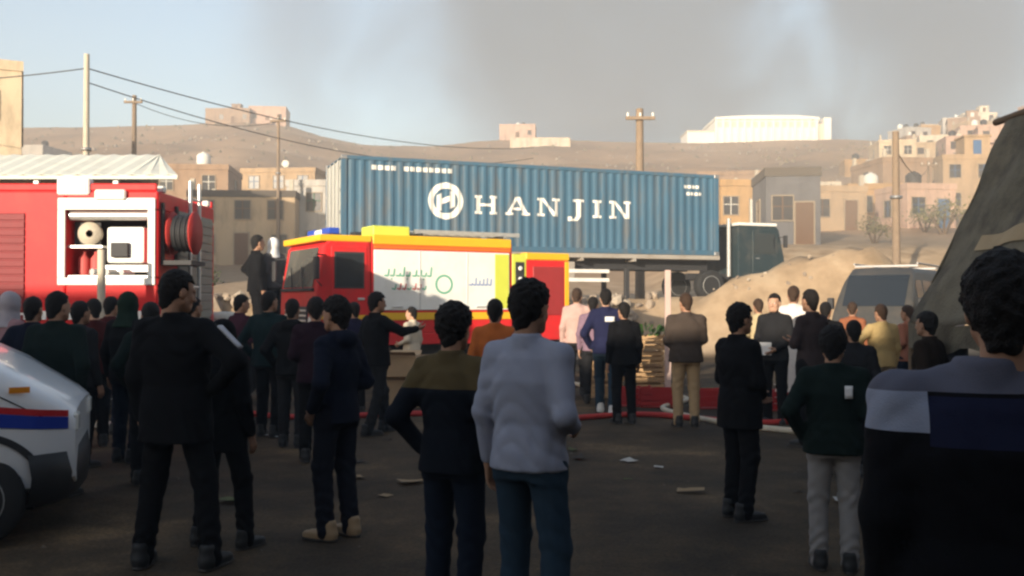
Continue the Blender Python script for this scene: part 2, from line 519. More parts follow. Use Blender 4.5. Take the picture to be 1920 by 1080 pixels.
def wheel(parent, loc, r, w, rim_mat, name='wheel', axis='Y', steer=0.0):
    e = MB()
    e.lathe([(r * 0.60, -w / 2 + 0.01), (r * 0.92, -w / 2), (r, -w / 2 + 0.03), (r, w / 2 - 0.03), (r * 0.92, w / 2), (r * 0.60, w / 2 - 0.01)], M_rubber, 28, axis)
    for k in range(28):   # tread blocks
        a = 2 * math.pi * k / 28
        c = (math.cos(a) * r, 0, math.sin(a) * r)
    o = e.build(name, parent, loc)
    o.rotation_euler = (0, 0, steer)
    rm = MB()
    rm.lathe([(0.001, -w / 2 + 0.05), (r * 0.18, -w / 2 + 0.045), (r * 0.2, -w / 2 + 0.06), (r * 0.38, -w / 2 + 0.075), (r * 0.5, -w / 2 + 0.04), (r * 0.62, -w / 2 + 0.0), (r * 0.62, w / 2 - 0.02), (r * 0.3, w / 2 - 0.06), (0.001, w / 2 - 0.06)], rim_mat, 28, axis)
    for k in range(6):
        a = 2 * math.pi * k / 6
        rm.tube((math.cos(a) * r * 0.28, -w / 2 + 0.04, math.sin(a) * r * 0.28), (math.cos(a) * r * 0.28, -w / 2 + 0.07, math.sin(a) * r * 0.28), r * 0.03, M_dark, n=6)
    rm.build('rim', o)
    return o

M_rimgrey = mat('rim_grey', (0.42, 0.42, 0.40), 0.5, 0.15, 8, metal=0.4)
M_trailer = mat('trailer_paint', (0.34, 0.31, 0.27), 0.6, 0.15, 3, dirt=(0.2, 0.15, 0.1), dirt_amt=0.6)
def build_trailer():
    t = thing('flatbed_trailer', 'grey flatbed trailer carrying the long blue container on the bank', 'trailer', (CA[0], CA[1], 1.65), CROT)
    MB().box((-0.05, 0.02, 1.28), (CL + 0.05, CW - 0.02, 1.418), M_trailer, 0.01).build('deck', t)
    for y in (0.55, 1.75):
        MB().box((0.1, y, 0.95), (CL - 0.1, y + 0.14, 1.28), M_dark).build('chassis_beam', t)
    for x in (0.15, 1.9, 3.7, 5.5, 7.3, 9.1):
        MB().box((x, 0.0, 1.19), (x + 0.09, CW, 1.28), M_trailer).build('cross_member', t)
    for k, x in enumerate((0.95, 2.2, 3.45)):
        for y in (0.2, CW - 0.2):
            wheel(t, (x, y, 0.5), 0.5, 0.34, M_rimgrey)
        MB().tube((x, 0.3, 0.5), (x, CW - 0.3, 0.5), 0.07, M_dark).build('axle', t)
        MB().box((x - 0.15, 0.6, 0.5), (x + 0.15, 0.68, 0.98), M_dark).box((x - 0.15, 1.76, 0.5), (x + 0.15, 1.84, 0.98), M_dark).build('suspension', t)
    for y in (0.35, CW - 0.5):
        MB().box((9.0, y, 0.02), (9.14, y + 0.14, 1.0), M_dark, 0.01).box((8.92, y - 0.06, 0.0), (9.22, y + 0.2, 0.03), M_dark).build('landing_leg', t)
    for x in (5.0, 6.2):
        MB().box((x, 0.1, 0.62), (x + 0.95, 0.55, 1.16), M_trailer, 0.02).build('tool_box', t)
    MB().box((4.2, 0.08, 0.55), (8.3, 0.11, 0.66), M_white, 0.005).box((4.2, 0.08, 0.82), (8.3, 0.11, 0.93), M_white, 0.005).build('side_guard', t)
    MB().box((-0.08, 0.05, 0.9), (-0.04, CW - 0.05, 1.1), M_trailer).build('rear_bumper', t)
    return t
build_trailer()

M_teal = mat('cab_teal', (0.020, 0.036, 0.042), 0.5, 0.12, 3, dirt=(0.14, 0.12, 0.10), dirt_amt=0.4)
def build_tractor():
    p = CA + CD * (CL + 0.75)
    t = thing('tractor_truck', 'dark teal lorry cab with white roof edge at the end of the blue container', 'truck', (p[0], p[1], g(p[0] + 1, p[1]) - 0.05), CROT)
    MB().prism([(0.0, 0.75), (1.75, 0.75), (1.85, 1.2), (1.78, 1.55), (1.6, 2.35), (1.45, 2.5), (0.1, 2.5), (0, 2.4)], 0.05, 2.39, M_teal, bev=0.04).build('cab', t)
    MB().box((-0.02, 0.0, 2.46), (1.5, 2.44, 2.56), M_white, 0.03).build('roof_edge', t)
    d = MB().box((0.55, 0.02, 0.85), (1.55, 0.046, 2.32), M_teal, 0.01).build('door', t)
    MB().box((0.62, 0.008, 1.55), (1.42, 0.017, 2.22), M_darkglass).build('window', d)
    MB().box((0.66, -0.01, 1.38), (0.8, 0.018, 1.42), M_steel).build('handle', d)
    MB().add([(1.792, 0.2, 1.58), (1.792, 2.24, 1.58), (1.632, 2.24, 2.3), (1.632, 0.2, 2.3)], [(0, 1, 2, 3)], M_darkglass).build('windscreen', t)
    MB().box((-1.6, 0.5, 0.7), (0.5, 0.66, 0.9), M_dark).box((-1.6, 1.78, 0.7), (0.5, 1.94, 0.9), M_dark).build('chassis', t)
    MB().box((1.65, 0.05, 0.4), (1.95, 2.39, 0.75), M_dark, 0.04).build('bumper', t)
    MB().tube((-0.18, 0.3, 0.8), (-0.18, 0.3, 2.7), 0.07, M_rimgrey).build('exhaust_stack', t)
    MB().tube((1.5, -0.02, 2.1), (1.65, -0.25, 2.1), 0.015, M_dark).box((1.6, -0.34, 1.75), (1.66, -0.16, 2.15), M_dark, 0.01).build('mirror', t)
    for x in (1.0, -1.0):
        for y in (0.2, 2.24):
            wheel(t, (x, y, 0.5), 0.5, 0.32, M_rimgrey)
    return t
build_tractor()

# ------------------------------------------------------------------ fire engine in the middle
M_red = mat('fire_red', (0.66, 0.022, 0.024), 0.5, 0.1, 2.5, spec=0.2, coat=0.0, dirt=(0.30, 0.06, 0.04), dirt_amt=0.35, dirt_scale=2)
M_yellow = mat('signal_yellow', (0.80, 0.46, 0.02), 0.45, 0.08, 4)
M_lime = mat('lime_yellow', (0.62, 0.66, 0.08), 0.45, 0.08, 4)
M_bodywhite = mat('body_white', (0.84, 0.83, 0.78), 0.4, 0.05, 3, dirt=(0.6, 0.56, 0.48), dirt_amt=0.35)
M_green = mat('letter_green', (0.10, 0.42, 0.26), 0.6, 0.1)
M_redlet = mat('letter_red', (0.55, 0.10, 0.09), 0.6, 0.1)
M_bluelet = mat('letter_blue', (0.22, 0.32, 0.55), 0.6, 0.1)
M_alu = mat('aluminium', (0.62, 0.62, 0.60), 0.35, 0.08, 12, metal=0.5)
M_lamp = mat('lamp_lens', (0.75, 0.74, 0.68), 0.15, 0.05)
M_bluelamp = mat('beacon_blue', (0.03, 0.08, 0.45), 0.15, 0.05)
M_amber = mat('amber_lens', (0.7, 0.25, 0.02), 0.2, 0.05)
M_hose = mat('hose_canvas', (0.52, 0.46, 0.36), 0.85, 0.12, 20, 0.3, 120)
M_hosered = mat('hose_red', (0.42, 0.035, 0.03), 0.7, 0.15, 15, 0.3, 120)
def build_engine():
    th = R(30)
    t = thing('fire_engine', 'red fire engine with white side panel and yellow roof line, parked below the container', 'fire engine', (-3.72, 18.5, 0), th)
    L, W, ZT = 5.75, 2.35, 2.90
    # cab: x 0..1.75
    cab = MB().prism([(0.0, 0.62), (1.06, 0.62), (1.06, ZT - 0.08), (0.22, ZT - 0.08), (0.10, ZT - 0.2), (-0.05, 1.78), (-0.08, 1.0)], 0.0, W, M_red, bev=0.05).build('cab', t)
    MB().add([(-0.062, 0.22, 1.88), (-0.062, W - 0.22, 1.88), (0.078, W - 0.26, ZT - 0.24), (0.078, 0.26, ZT - 0.24)], [(0, 3, 2, 1)], glassy('windscreen_glass', (0.10, 0.10, 0.09))).build('windscreen', cab)
    MB().box((-0.10, 0.14, 1.80), (-0.05, W - 0.14, 1.86), M_dark, 0.01).build('wiper_panel', cab)
    for y in (0.7, 1.4):
        MB().tube((-0.095, y, 1.86), (-0.005, y + 0.38, 2.3), 0.012, M_dark, n=6).build('wiper', cab)
    for x0, x1 in ((0.30, 0.92),):
        d = MB().box((x0 - 0.06, -0.018, 0.85), (x1 + 0.06, 0.012, ZT - 0.22), M_red, 0.012).build('door', t)
        MB().box((x0, -0.028, 1.85), (x1, -0.008, ZT - 0.33), M_dark, 0.008).build('window_frame', d)
        MB().box((x0 + 0.04, -0.032, 1.89), (x1 - 0.04, -0.024, ZT - 0.37), M_darkglass).build('window', d)
        MB().box((x1 - 0.14, -0.05, 1.62), (x1, -0.016, 1.67), M_alu, 0.008).build('handle', d)
    MB().box((0.0, -0.012, ZT - 0.13), (1.08, W + 0.012, ZT), M_yellow, 0.03).build('roof_edge', t)
    MB().box((-0.14, 0.0, 0.48), (0.16, W, 0.86), M_red, 0.04).build('front_bumper', t)
    MB().box((-0.1, 0.45, 1.02), (-0.072, W - 0.45, 1.5), M_dark, 0.01).build('grille', cab)
    for z in (1.1, 1.2, 1.3, 1.4):
        MB().box((-0.115, 0.48, z), (-0.095, W - 0.48, z + 0.035), M_alu, 0.006).build('grille_bar', cab)
    for y in (0.24, W - 0.24):
        MB().lathe([(0.12, 0.0), (0.12, -0.03), (0.10, -0.04), (0.001, -0.035)], M_lamp, 18, 'X', (-0.075, y, 1.2)).build('headlight', t)
        MB().box((-0.1, y - 0.08, 0.97), (-0.07, y + 0.08, 1.04), M_amber, 0.006).build('indicator', t)
    MB().box((0.34, 0.45, ZT), (0.62, W - 0.45, ZT + 0.05), M_dark, 0.01).box((0.36, 0.5, ZT + 0.05), (0.6, 0.95, ZT + 0.18), M_bluelamp, 0.03).box((0.36, W - 0.95, ZT + 0.05), (0.6, W - 0.5, ZT + 0.18), M_bluelamp, 0.03).box((0.36, 0.98, ZT + 0.05), (0.6, W - 0.98, ZT + 0.16), M_bodywhite, 0.02).build('light_bar', t)
    for y, s in ((0.0, -1), (W, 1)):
        m_ = MB().tube((0.12, y, 2.5), (-0.12, y + s * 0.22, 2.5), 0.014, M_dark, n=6).tube((0.05, y, 1.9), (-0.12, y + s * 0.22, 2.0), 0.012, M_dark, n=6)
        m_.box((-0.16, y + s * 0.12, 2.02), (-0.09, y + s * 0.32, 2.46), M_dark, 0.02).build('mirror', t)
    # body
    MB().box((1.08, 0.0, 0.95), (4.30, W, ZT - 0.06), M_red, 0.03).build('body', t)
    MB().box((1.10, -0.014, ZT - 0.17), (4.28, W + 0.014, ZT + 0.03), M_yellow, 0.02).build('roof_edge', t)
    pn = MB().box((1.12, -0.03, 1.42), (4.22, 0.004, ZT - 0.27), M_bodywhite, 0.012).build('side_panel', t)
    for x in (2.12, 3.2):
        MB().box((x - 0.012, -0.036, 1.44), (x + 0.012, -0.028, ZT - 0.28), M_alu, 0.002).build('panel_seam', pn)
    # green, red and blue brush strokes of the worn lettering on the panel
    r_ = random.Random(3)
    def stroke(pts, w, m_):
        mb = MB()
        for (xa, za), (xb, zb) in zip(pts[:-1], pts[1:]):
            dx, dz = xb - xa, zb - za
            l = math.hypot(dx, dz); nx, nz = -dz / l * w / 2, dx / l * w / 2
            mb.add([(xa - nx, -0.0335, za - nz), (xb - nx, -0.0335, zb - nz), (xb + nx, -0.0335, zb + nz), (xa + nx, -0.0335, za + nz)], [(0, 1, 2, 3)], m_)
        mb.build('lettering', pn)
    for k in range(9):
        x = 1.35 + k * 0.115 + r_.uniform(-.02, .02)
        h0 = r_.uniform(0.04, 0.2)
        stroke([(x, 2.12), (x + 0.08, 2.11), (x + 0.10, 2.12 + h0)], 0.032, M_green)
        if k % 3 == 1: stroke([(x + 0.02, 2.05), (x + 0.05, 2.05)], 0.03, M_green)
    for k in range(7):
        x = 1.5 + k * 0.11
        h0 = r_.uniform(0.03, 0.14)
        stroke([(x, 1.86), (x + 0.07, 1.84), (x + 0.09, 1.85 + h0)], 0.03, M_redlet if k % 3 else M_green)
    for k in range(6):
        x = 3.24 + k * 0.09
        h0 = r_.uniform(0.03, 0.16)
        stroke([(x, 1.95), (x + 0.07, 1.94), (x + 0.08, 1.95 + h0)], 0.03, M_bluelet)
    mb = MB()   # round emblem
    for i in range(24):
        a, b = 2 * math.pi * i / 24, 2 * math.pi * (i + 1) / 24
        mb.add([(2.66 + .2 * math.cos(a), -0.0335, 1.95 + .2 * math.sin(a)), (2.66 + .2 * math.cos(b), -0.0335, 1.95 + .2 * math.sin(b)), (2.66 + .16 * math.cos(b), -0.0335, 1.95 + .16 * math.sin(b)), (2.66 + .16 * math.cos(a), -0.0335, 1.95 + .16 * math.sin(a))], [(0, 1, 2, 3)], M_green)
    mb.build('emblem', pn)
    MB().box((1.12, -0.018, ZT - 0.25), (4.26, 0.004, ZT - 0.175), mat('band_orange', (0.70, 0.16, 0.02), 0.45), 0.004).build('stripe', t)
    MB().box((1.10, -0.02, 1.22), (4.28, 0.004, 1.37), M_yellow, 0.01).build('stripe', t)
    MB().box((0.02, -0.026, 1.25), (1.04, -0.004, 1.33), M_yellow, 0.004).build('stripe', t)
    MB().box((1.12, -0.01, 0.72), (4.28, 0.1, 0.95), M_red, 0.015).build('skirt', t)
    MB().box((3.86, -0.0345, 1.45), (4.20, -0.029, ZT - 0.30), M_lime, 0.001).build('lime_panel', pn)
    for x in (1.62, 2.66, 3.52):
        MB().box((x - 0.12, -0.05, 1.47), (x + 0.12, -0.03, 1.50), M_alu, 0.005).build('handle', pn)
    MB().box((L - 0.10, -0.016, 1.0), (L + 0.004, 0.004, 2.48), M_yellow, 0.004).build('corner_strip', t)
    # lime framed pump bay and red tail
    pb = MB().box((4.30, 0.0, 1.35), (4.66, W, 2.62), M_lime, 0.015).build('pump_bay', t)
    MB().box((4.38, -0.012, 1.5), (4.60, 0.004, 2.45), M_dark, 0.004).build('opening', pb)
    for k in range(4):
        MB().lathe([(0.045, 0.0), (0.05, -0.03), (0.03, -0.04), (0.001, -0.04)], M_bodywhite, 14, 'Y', (4.49, -0.012, 1.62 + k * 0.23)).build('gauge', pb)
    MB().box((4.66, 0.0, 0.75), (L, W, 2.52), M_red, 0.04).build('tail', t)
    MB().box((4.64, -0.014, 2.50), (L + 0.02, W + 0.014, 2.66), M_yellow, 0.02).build('roof_edge', t)
    MB().box((4.82, -0.02, 1.3), (5.62, 0.01, 2.36), mat('shutter_red', (0.33, 0.03, 0.03), 0.5), 0.01).build('locker_door', t)
    MB().box((L - 0.02, 0.15, 0.55), (L + 0.14, W - 0.15, 0.72), M_dark, 0.01).build('rear_step', t)
    MB().box((0.2, 0.3, 0.5), (L - 0.2, W - 0.3, 0.75), M_dark).build('chassis', t)
    # roof load: hose box, ladder, suction tubes
    MB().box((1.15, 0.1, ZT + 0.02), (1.95, 0.75, ZT + 0.22), M_lime, 0.02).build('roof_box', t)
    ld = MB()
    for y in (0.2, 0.62):
        ld.box((2.1, y, ZT + 0.10), (4.6, y + 0.05, ZT + 0.18), M_alu)
    for k in range(10):
        ld.tube((2.2 + k * 0.25, 0.2, ZT + 0.14), (2.2 + k * 0.25, 0.67, ZT + 0.14), 0.016, M_alu, n=6)
    for x in (2.2, 4.1):
        ld.box((x, 0.12, ZT), (x + 0.05, 0.75, ZT + 0.1), M_dark)
    ld.build('roof_ladder', t)
    for y in (1.3, 1.5):
        MB().tube((1.2, y, ZT + 0.1), (4.2, y, ZT + 0.1), 0.07, M_dark, n=12).build('suction_tube', t)
    MB().lathe([(0.08, 0), (0.08, 0.05), (0.06, 0.16), (0.001, 0.18)], M_amber, 14, 'Z', (4.15, W - 0.2, ZT)).build('beacon', t)
    for x in (0.85, 4.0):
        for y in (0.17, W - 0.17):
            wheel(t, (x, y, 0.48), 0.48, 0.30, M_rimgrey)
        MB().prism([(x - 0.62, 0.5), (x - 0.55, 0.85), (x - 0.35, 1.06), (x + 0.35, 1.06), (x + 0.55, 0.85), (x + 0.62, 0.5), (x + 0.54, 0.5), (x + 0.48, 0.8), (x + 0.3, 0.99), (x - 0.3, 0.99), (x - 0.48, 0.8), (x - 0.54, 0.5)], -0.03, 0.25, M_dark).build('wheel_arch', t)
    return t
build_engine()

# ------------------------------------------------------------------ fire truck at the left with its locker open
def build_rescue_truck():
    t = thing('rescue_truck', 'red fire truck with an open equipment locker and hose reel at its tail', 'fire truck', (-4.80, 13.0, 0), 0)
    W, ZT = 2.45, 3.10       # local: x from -7.2 (cab front) to 0 (tail), y 0 near side
    lx0, lx1, lz0, lz1 = -1.25, -0.13, 1.92, 2.84
    # body as walls round the locker opening so that the locker is really hollow
    b = MB()
    b.box((-4.9, 0.0, 0.85), (lx0, W, ZT), M_red, 0.03)
    b.box((lx0, 0.0, lz1), (0, W, ZT - 0.003), M_red, 0.02)
    b.box((lx0, 0.0, 0.85), (0, W, lz0), M_red, 0.02)
    b.box((lx1, 0.0, lz0), (0, W - 0.003, lz1), M_red, 0.02)
    b.box((lx0, 0.9, lz0), (lx1, W - 0.006, lz1), M_dark)
    b.build('body', t)
    fr = MB()
    for a, c in (((lx0 - 0.10, lz1), (lx1 + 0.10, lz1 + 0.16)), ((lx0 - 0.10, lz0 - 0.10), (lx1 + 0.10, lz0)), ((lx0 - 0.10, lz0), (lx0, lz1)), ((lx1, lz0), (lx1 + 0.10, lz1))):
        fr.box((a[0], -0.028, a[1]), (c[0], 0.006, c[1]), M_bodywhite, 0.008)
    fr.build('locker_frame', t)
    MB().tube((lx0 + 0.02, 0.10, lz1 - 0.07), (lx1 - 0.02, 0.10, lz1 - 0.07), 0.065, M_alu, n=14).build('rolled_shutter', t)
    MB().box((-0.84, -0.07, lz1 + 0.13), (-0.42, 0.0, lz1 + 0.27), M_lamp, 0.02).build('scene_lamp', t)
    sh = MB().box((lx0, 0.06, 2.33), (-0.78, 0.9, 2.36), M_alu).build('shelf', t)
    MB().box((lx0 + 0.02, 0.03, lz0 + 0.002), (lx1 - 0.02, 0.88, lz0 + 0.03), M_alu).build('tray', t)
    MB().box((-0.74, 0.10, 2.12), (-0.22, 0.75, 2.62), M_bodywhite, 0.05).box((-0.66, 0.04, 2.2), (-0.42, 0.12, 2.4), M_dark, 0.01).box((-0.8, 0.14, 2.0), (-0.18, 0.7, 2.1), M_alu, 0.01).build('pump_unit', t)
    for x in (-1.12, -0.95):
        MB().lathe([(0.07, 0), (0.075, 0.03), (0.075, 0.24), (0.03, 0.30), (0.03, 0.34), (0.001, 0.34)], M_redlet, 14, 'Z', (x, 0.28, lz0 + 0.03)).build('extinguisher', t)
    MB().lathe([(0.16, 0.0), (0.16, 0.08), (0.05, 0.085), (0.05, 0.0)], M_hose, 20, 'Y', (-1.0, 0.16, 2.53)).build('rolled_hose', t)
    MB().box((-1.22, 0.2, 2.37), (-0.86, 0.22, 2.7), M_dark).build('tool_rack', t)
    for k in range(3):
        MB().tube((-0.9 + k * 0.2, 0.02, lz0 + 0.08), (-0.82 + k * 0.2, 0.2, lz0 + 0.08), 0.045, M_alu, n=12).build('coupling', t)
    # dark red slatted panel further forward
    sl = MB().box((-2.35, -0.012, 1.0), (-1.78 - 0.02, 0.004, 2.80), mat('panel_dark_red', (0.20, 0.015, 0.018), 0.55), 0.004).build('slatted_panel', t)
    for k in range(17):
        MB().box((-2.35, -0.022, 1.02 + k * 0.105), (-1.80, -0.01, 1.105 + k * 0.105), mat('panel_dark_red', (0.2, 0.02, 0.02)), 0.006).build('slat', sl)
    MB().box((-4.9, -0.02, 1.35), (lx0 - 0.25, 0.003, 1.47), M_bodywhite, 0.004).build('stripe', t)
    MB().box((lx0 - 0.2, -0.02, 1.35), (-0.02, 0.003, 1.47), M_bodywhite, 0.004).build('stripe', t)
    MB().box((-4.85, 0.0, ZT), (-0.02, 0.05, ZT + 0.10), M_red, 0.015).build('roof_rail', t)
    MB().box((-4.85, W - 0.05, ZT), (-0.02, W, ZT + 0.10), M_red, 0.015).build('roof_rail', t)
    MB().box((-1.36, -0.04, ZT - 0.06), (-0.92, 0.12, ZT + 0.17), M_bodywhite, 0.02).box((-1.32, -0.055, ZT - 0.02), (-0.96, -0.035, ZT + 0.13), M_lamp, 0.004).build('floodlight', t)
    # tail: hose reel, ladder, grey shutter, lamps
    MB().box((-0.002, 0.75, 1.2), (0.02, W - 0.15, 2.9), mat('shutter_grey', (0.24, 0.235, 0.20), 0.5, 0.1), 0.004).build('rear_shutter', t)
    for k in range(13):
        MB().box((0.016, 0.77, 1.22 + k * 0.128), (0.034, W - 0.17, 1.33 + k * 0.128), mat('shutter_grey', (0.2, 0.2, 0.2)), 0.006).build('slat', t)
    rl = MB()
    rl.lathe([(0.30, 0.0), (0.30, 0.02), (0.10, 0.025), (0.10, 0.30), (0.30, 0.305), (0.30, 0.325)], M_hosered, 24, 'X', (0.06, 0.40, 2.55))
    for k in range(7):
        rl.lathe([(0.22 + 0.012 * (k % 2), -0.022), (0.255 + 0.012 * (k % 2), 0.0), (0.22 + 0.012 * (k % 2), 0.022)], M_dark, 24, 'X', (0.12 + k * 0.035, 0.40, 2.55))
    rl.build('hose_reel', t)
    rb = MB().box((0.0, 0.1, 2.1), (0.42, 0.7, 2.16), M_dark).box((0.0, 0.1, 2.16), (0.04, 0.16, 2.95), M_dark).box((0.0, 0.64, 2.16), (0.04, 0.7, 2.95), M_dark)
    rb.build('reel_bracket', t)
    lad = MB()
    for y in (0.95, 1.35):
        lad.tube((0.12, y, 0.7), (0.12, y, ZT + 0.25), 0.028, M_alu, n=10)
    for k in range(8):
        lad.tube((0.12, 0.95, 0.85 + k * 0.32), (0.12, 1.35, 0.85 + k * 0.32), 0.018, M_alu, n=8)
    lad.build('rear_ladder', t)
    for y in (0.18, W - 0.18):
        MB().box((0.0, y - 0.07, 1.0), (0.04, y + 0.07, 1.4), M_redlet, 0.01).build('tail_lamp', t)
    MB().box((-0.05, 0.05, 0.55), (0.35, W - 0.05, 0.66), M_alu, 0.01).build('rear_step', t)
    for y in (0.2, W - 0.3):
        MB().box((-0.1, y, ZT), (0.0, y + 0.12, ZT + 0.09), M_lamp, 0.015).build('work_lamp', t)
    # cab (outside the picture to the left)
    MB().prism([(-7.2, 0.6), (-5.0, 0.6), (-5.0, 2.95), (-6.9, 2.95), (-7.1, 2.7), (-7.28, 1.7), (-7.28, 0.9)], 0.02, W - 0.02, M_red, bev=0.06).build('cab', t)
    for x0, x1 in ((-6.85, -6.15), (-5.95, -5.25)):
        d = MB().box((x0 - 0.05, -0.004, 0.8), (x1 + 0.05, 0.03, 2.75), M_red, 0.012).build('door', t)
        MB().box((x0, -0.012, 1.75), (x1, -0.002, 2.6), M_darkglass).build('window', d)
    MB().add([(-7.29, 0.2, 1.8), (-7.29, W - 0.2, 1.8), (-7.13, W - 0.25, 2.62), (-7.13, 0.25, 2.62)], [(0, 3, 2, 1)], M_darkglass).build('windscreen', t)
    MB().box((-7.38, 0.02, 0.42), (-7.1, W - 0.02, 0.8), M_bodywhite, 0.04).build('front_bumper', t)
    MB().box((-7.0, 0.35, 0.5), (-0.1, W - 0.35, 0.85), M_dark).build('chassis', t)
    for x in (-6.1, -1.9):
        for y in (0.18, W - 0.18):
            wheel(t, (x, y, 0.5), 0.5, 0.32, M_rimgrey)
    return t
build_rescue_truck()

# ------------------------------------------------------------------ lofted vans
def loft_vehicle(t, st, paint, wheels, wr, belt=1.1, tum=0.16, glass=None):
    """st: stations (x, z_bottom, z_top, half_width). Returns helpers for patches that lie on the skin."""
    xs = [s[0] for s in st][::-1]
    def I(k):
        return lambda x: float(np.interp(x, xs, [s[k] for s in st][::-1]))
    zb, zt, hw = I(1), I(2), I(3)
    def side(x, z):
        k = max(0.0, z - belt)
        lo = max(0.0, 0.55 - z) * 0.12
        return hw(x) - tum * k * k * 0.55 - tum * 0.25 * k - lo
    X = []
    for a, b in zip(xs[:-1], xs[1:]):
        X += list(np.linspace(a, b, max(2, int((b - a) / 0.12)))[:-1])
    X.append(xs[-1])
    nseg = 26
    v, f = [], []
    for x in X:
        b, tp = zb(x), zt(x)
        rr = min(0.14, (tp - b) * 0.3)
        ring = [(-side(x, b) * 0.9, b)]
        for q in np.linspace(b + 0.05, tp - rr, 8): ring.append((-side(x, q), q))
        s0 = side(x, tp - rr)
        for a in (25, 50, 75):
            ring.append((-(s0 - rr + rr * math.cos(R(a))), tp - rr + rr * math.sin(R(a))))
        ring.append((-(s0 - rr) * 0.5, tp + 0.012)) 
        ring = ring + [(-y, z) for y, z in ring[::-1]]
        v += [(x, y, z) for y, z in ring]
    n = len(ring)
    for i in range(len(X) - 1):
        for k in range(n):
            f.append((i * n + k, i * n + (k + 1) % n, (i + 1) * n + (k + 1) % n, (i + 1) * n + k))
    f.append(list(range(n))); f.append([(len(X) - 1) * n + k for k in range(n)][::-1])
    mb = MB(); mb.add(v, f, paint, True)
    body = mb.build('body', t)
    cut = MB()
    for (x, y) in wheels:
        if y < 0: cut.lathe([(wr + 0.09, -1.6), (wr + 0.09, 1.6)], M_dark, 28, 'Y', (x, 0, wr))
    c = cut.build('cutter')
    md = body.modifiers.new('b', 'BOOLEAN'); md.object = c; md.operation = 'DIFFERENCE'; md.solver = 'EXACT'
    dg = bpy.context.evaluated_depsgraph_get()
    me = bpy.data.meshes.new_from_object(body.evaluated_get(dg))
    body.modifiers.clear(); body.data = me
    bpy.data.objects.remove(c)
    try:
        me.set_sharp_from_angle(angle=R(40))
    except Exception: pass
    def side_patch(name, x0, x1, z0f, z1f, material, sgn=-1, off=0.006, parent=None, nx=10, nz=5):
        z0f = z0f if callable(z0f) else (lambda x, q=z0f: q)
        z1f = z1f if callable(z1f) else (lambda x, q=z1f: q)
        vv, ff = [], []
        for i in range(nx + 1):
            x = x0 + (x1 - x0) * i / nx
            for k in range(nz + 1):
                z = z0f(x) + (z1f(x) - z0f(x)) * k / nz
                vv.append((x, sgn * (side(x, z) + off), z))
        for i in range(nx):
            for k in range(nz):
                q = (i * (nz + 1) + k, (i + 1) * (nz + 1) + k, (i + 1) * (nz + 1) + k + 1, i * (nz + 1) + k + 1)
                ff.append(q if sgn < 0 else q[::-1])
        m2 = MB(); m2.add(vv, ff, material, True)
        return m2.build(name, parent or t)
    def top_patch(name, x0, x1, wf, material, off=0.008):
        vv, ff = [], []
        for i in range(9):
            x = x0 + (x1 - x0) * i / 8
            w = wf(x) if callable(wf) else wf
            for k in range(7):
                y = -w + 2 * w * k / 6
                vv.append((x, y, zt(x) + 0.02 + off))
        for i in range(8):
            for k in range(6):
                ff.append((i * 7 + k, i * 7 + k + 1, (i + 1) * 7 + k + 1, (i + 1) * 7 + k))
        m2 = MB(); m2.add(vv, ff, material, True)
        return m2.build(name, t)
    for (x, y) in wheels:
        wheel(t, (x, y, wr), wr, 0.21, M_rimgrey)
        s = -1 if y < 0 else 1
        MB().box((x - wr, s * 0.45 - 0.02, wr * 0.5), (x + wr, s * 0.45 + 0.02, wr * 2.2), M_dark).build('wheel_well', t)
    MB().box((st[-1][0] + 0.3, -0.5, 0.22), (st[0][0] - 0.3, 0.5, 0.42), M_dark).build('chassis', t)
    return zb, zt, hw, side_patch, top_patch

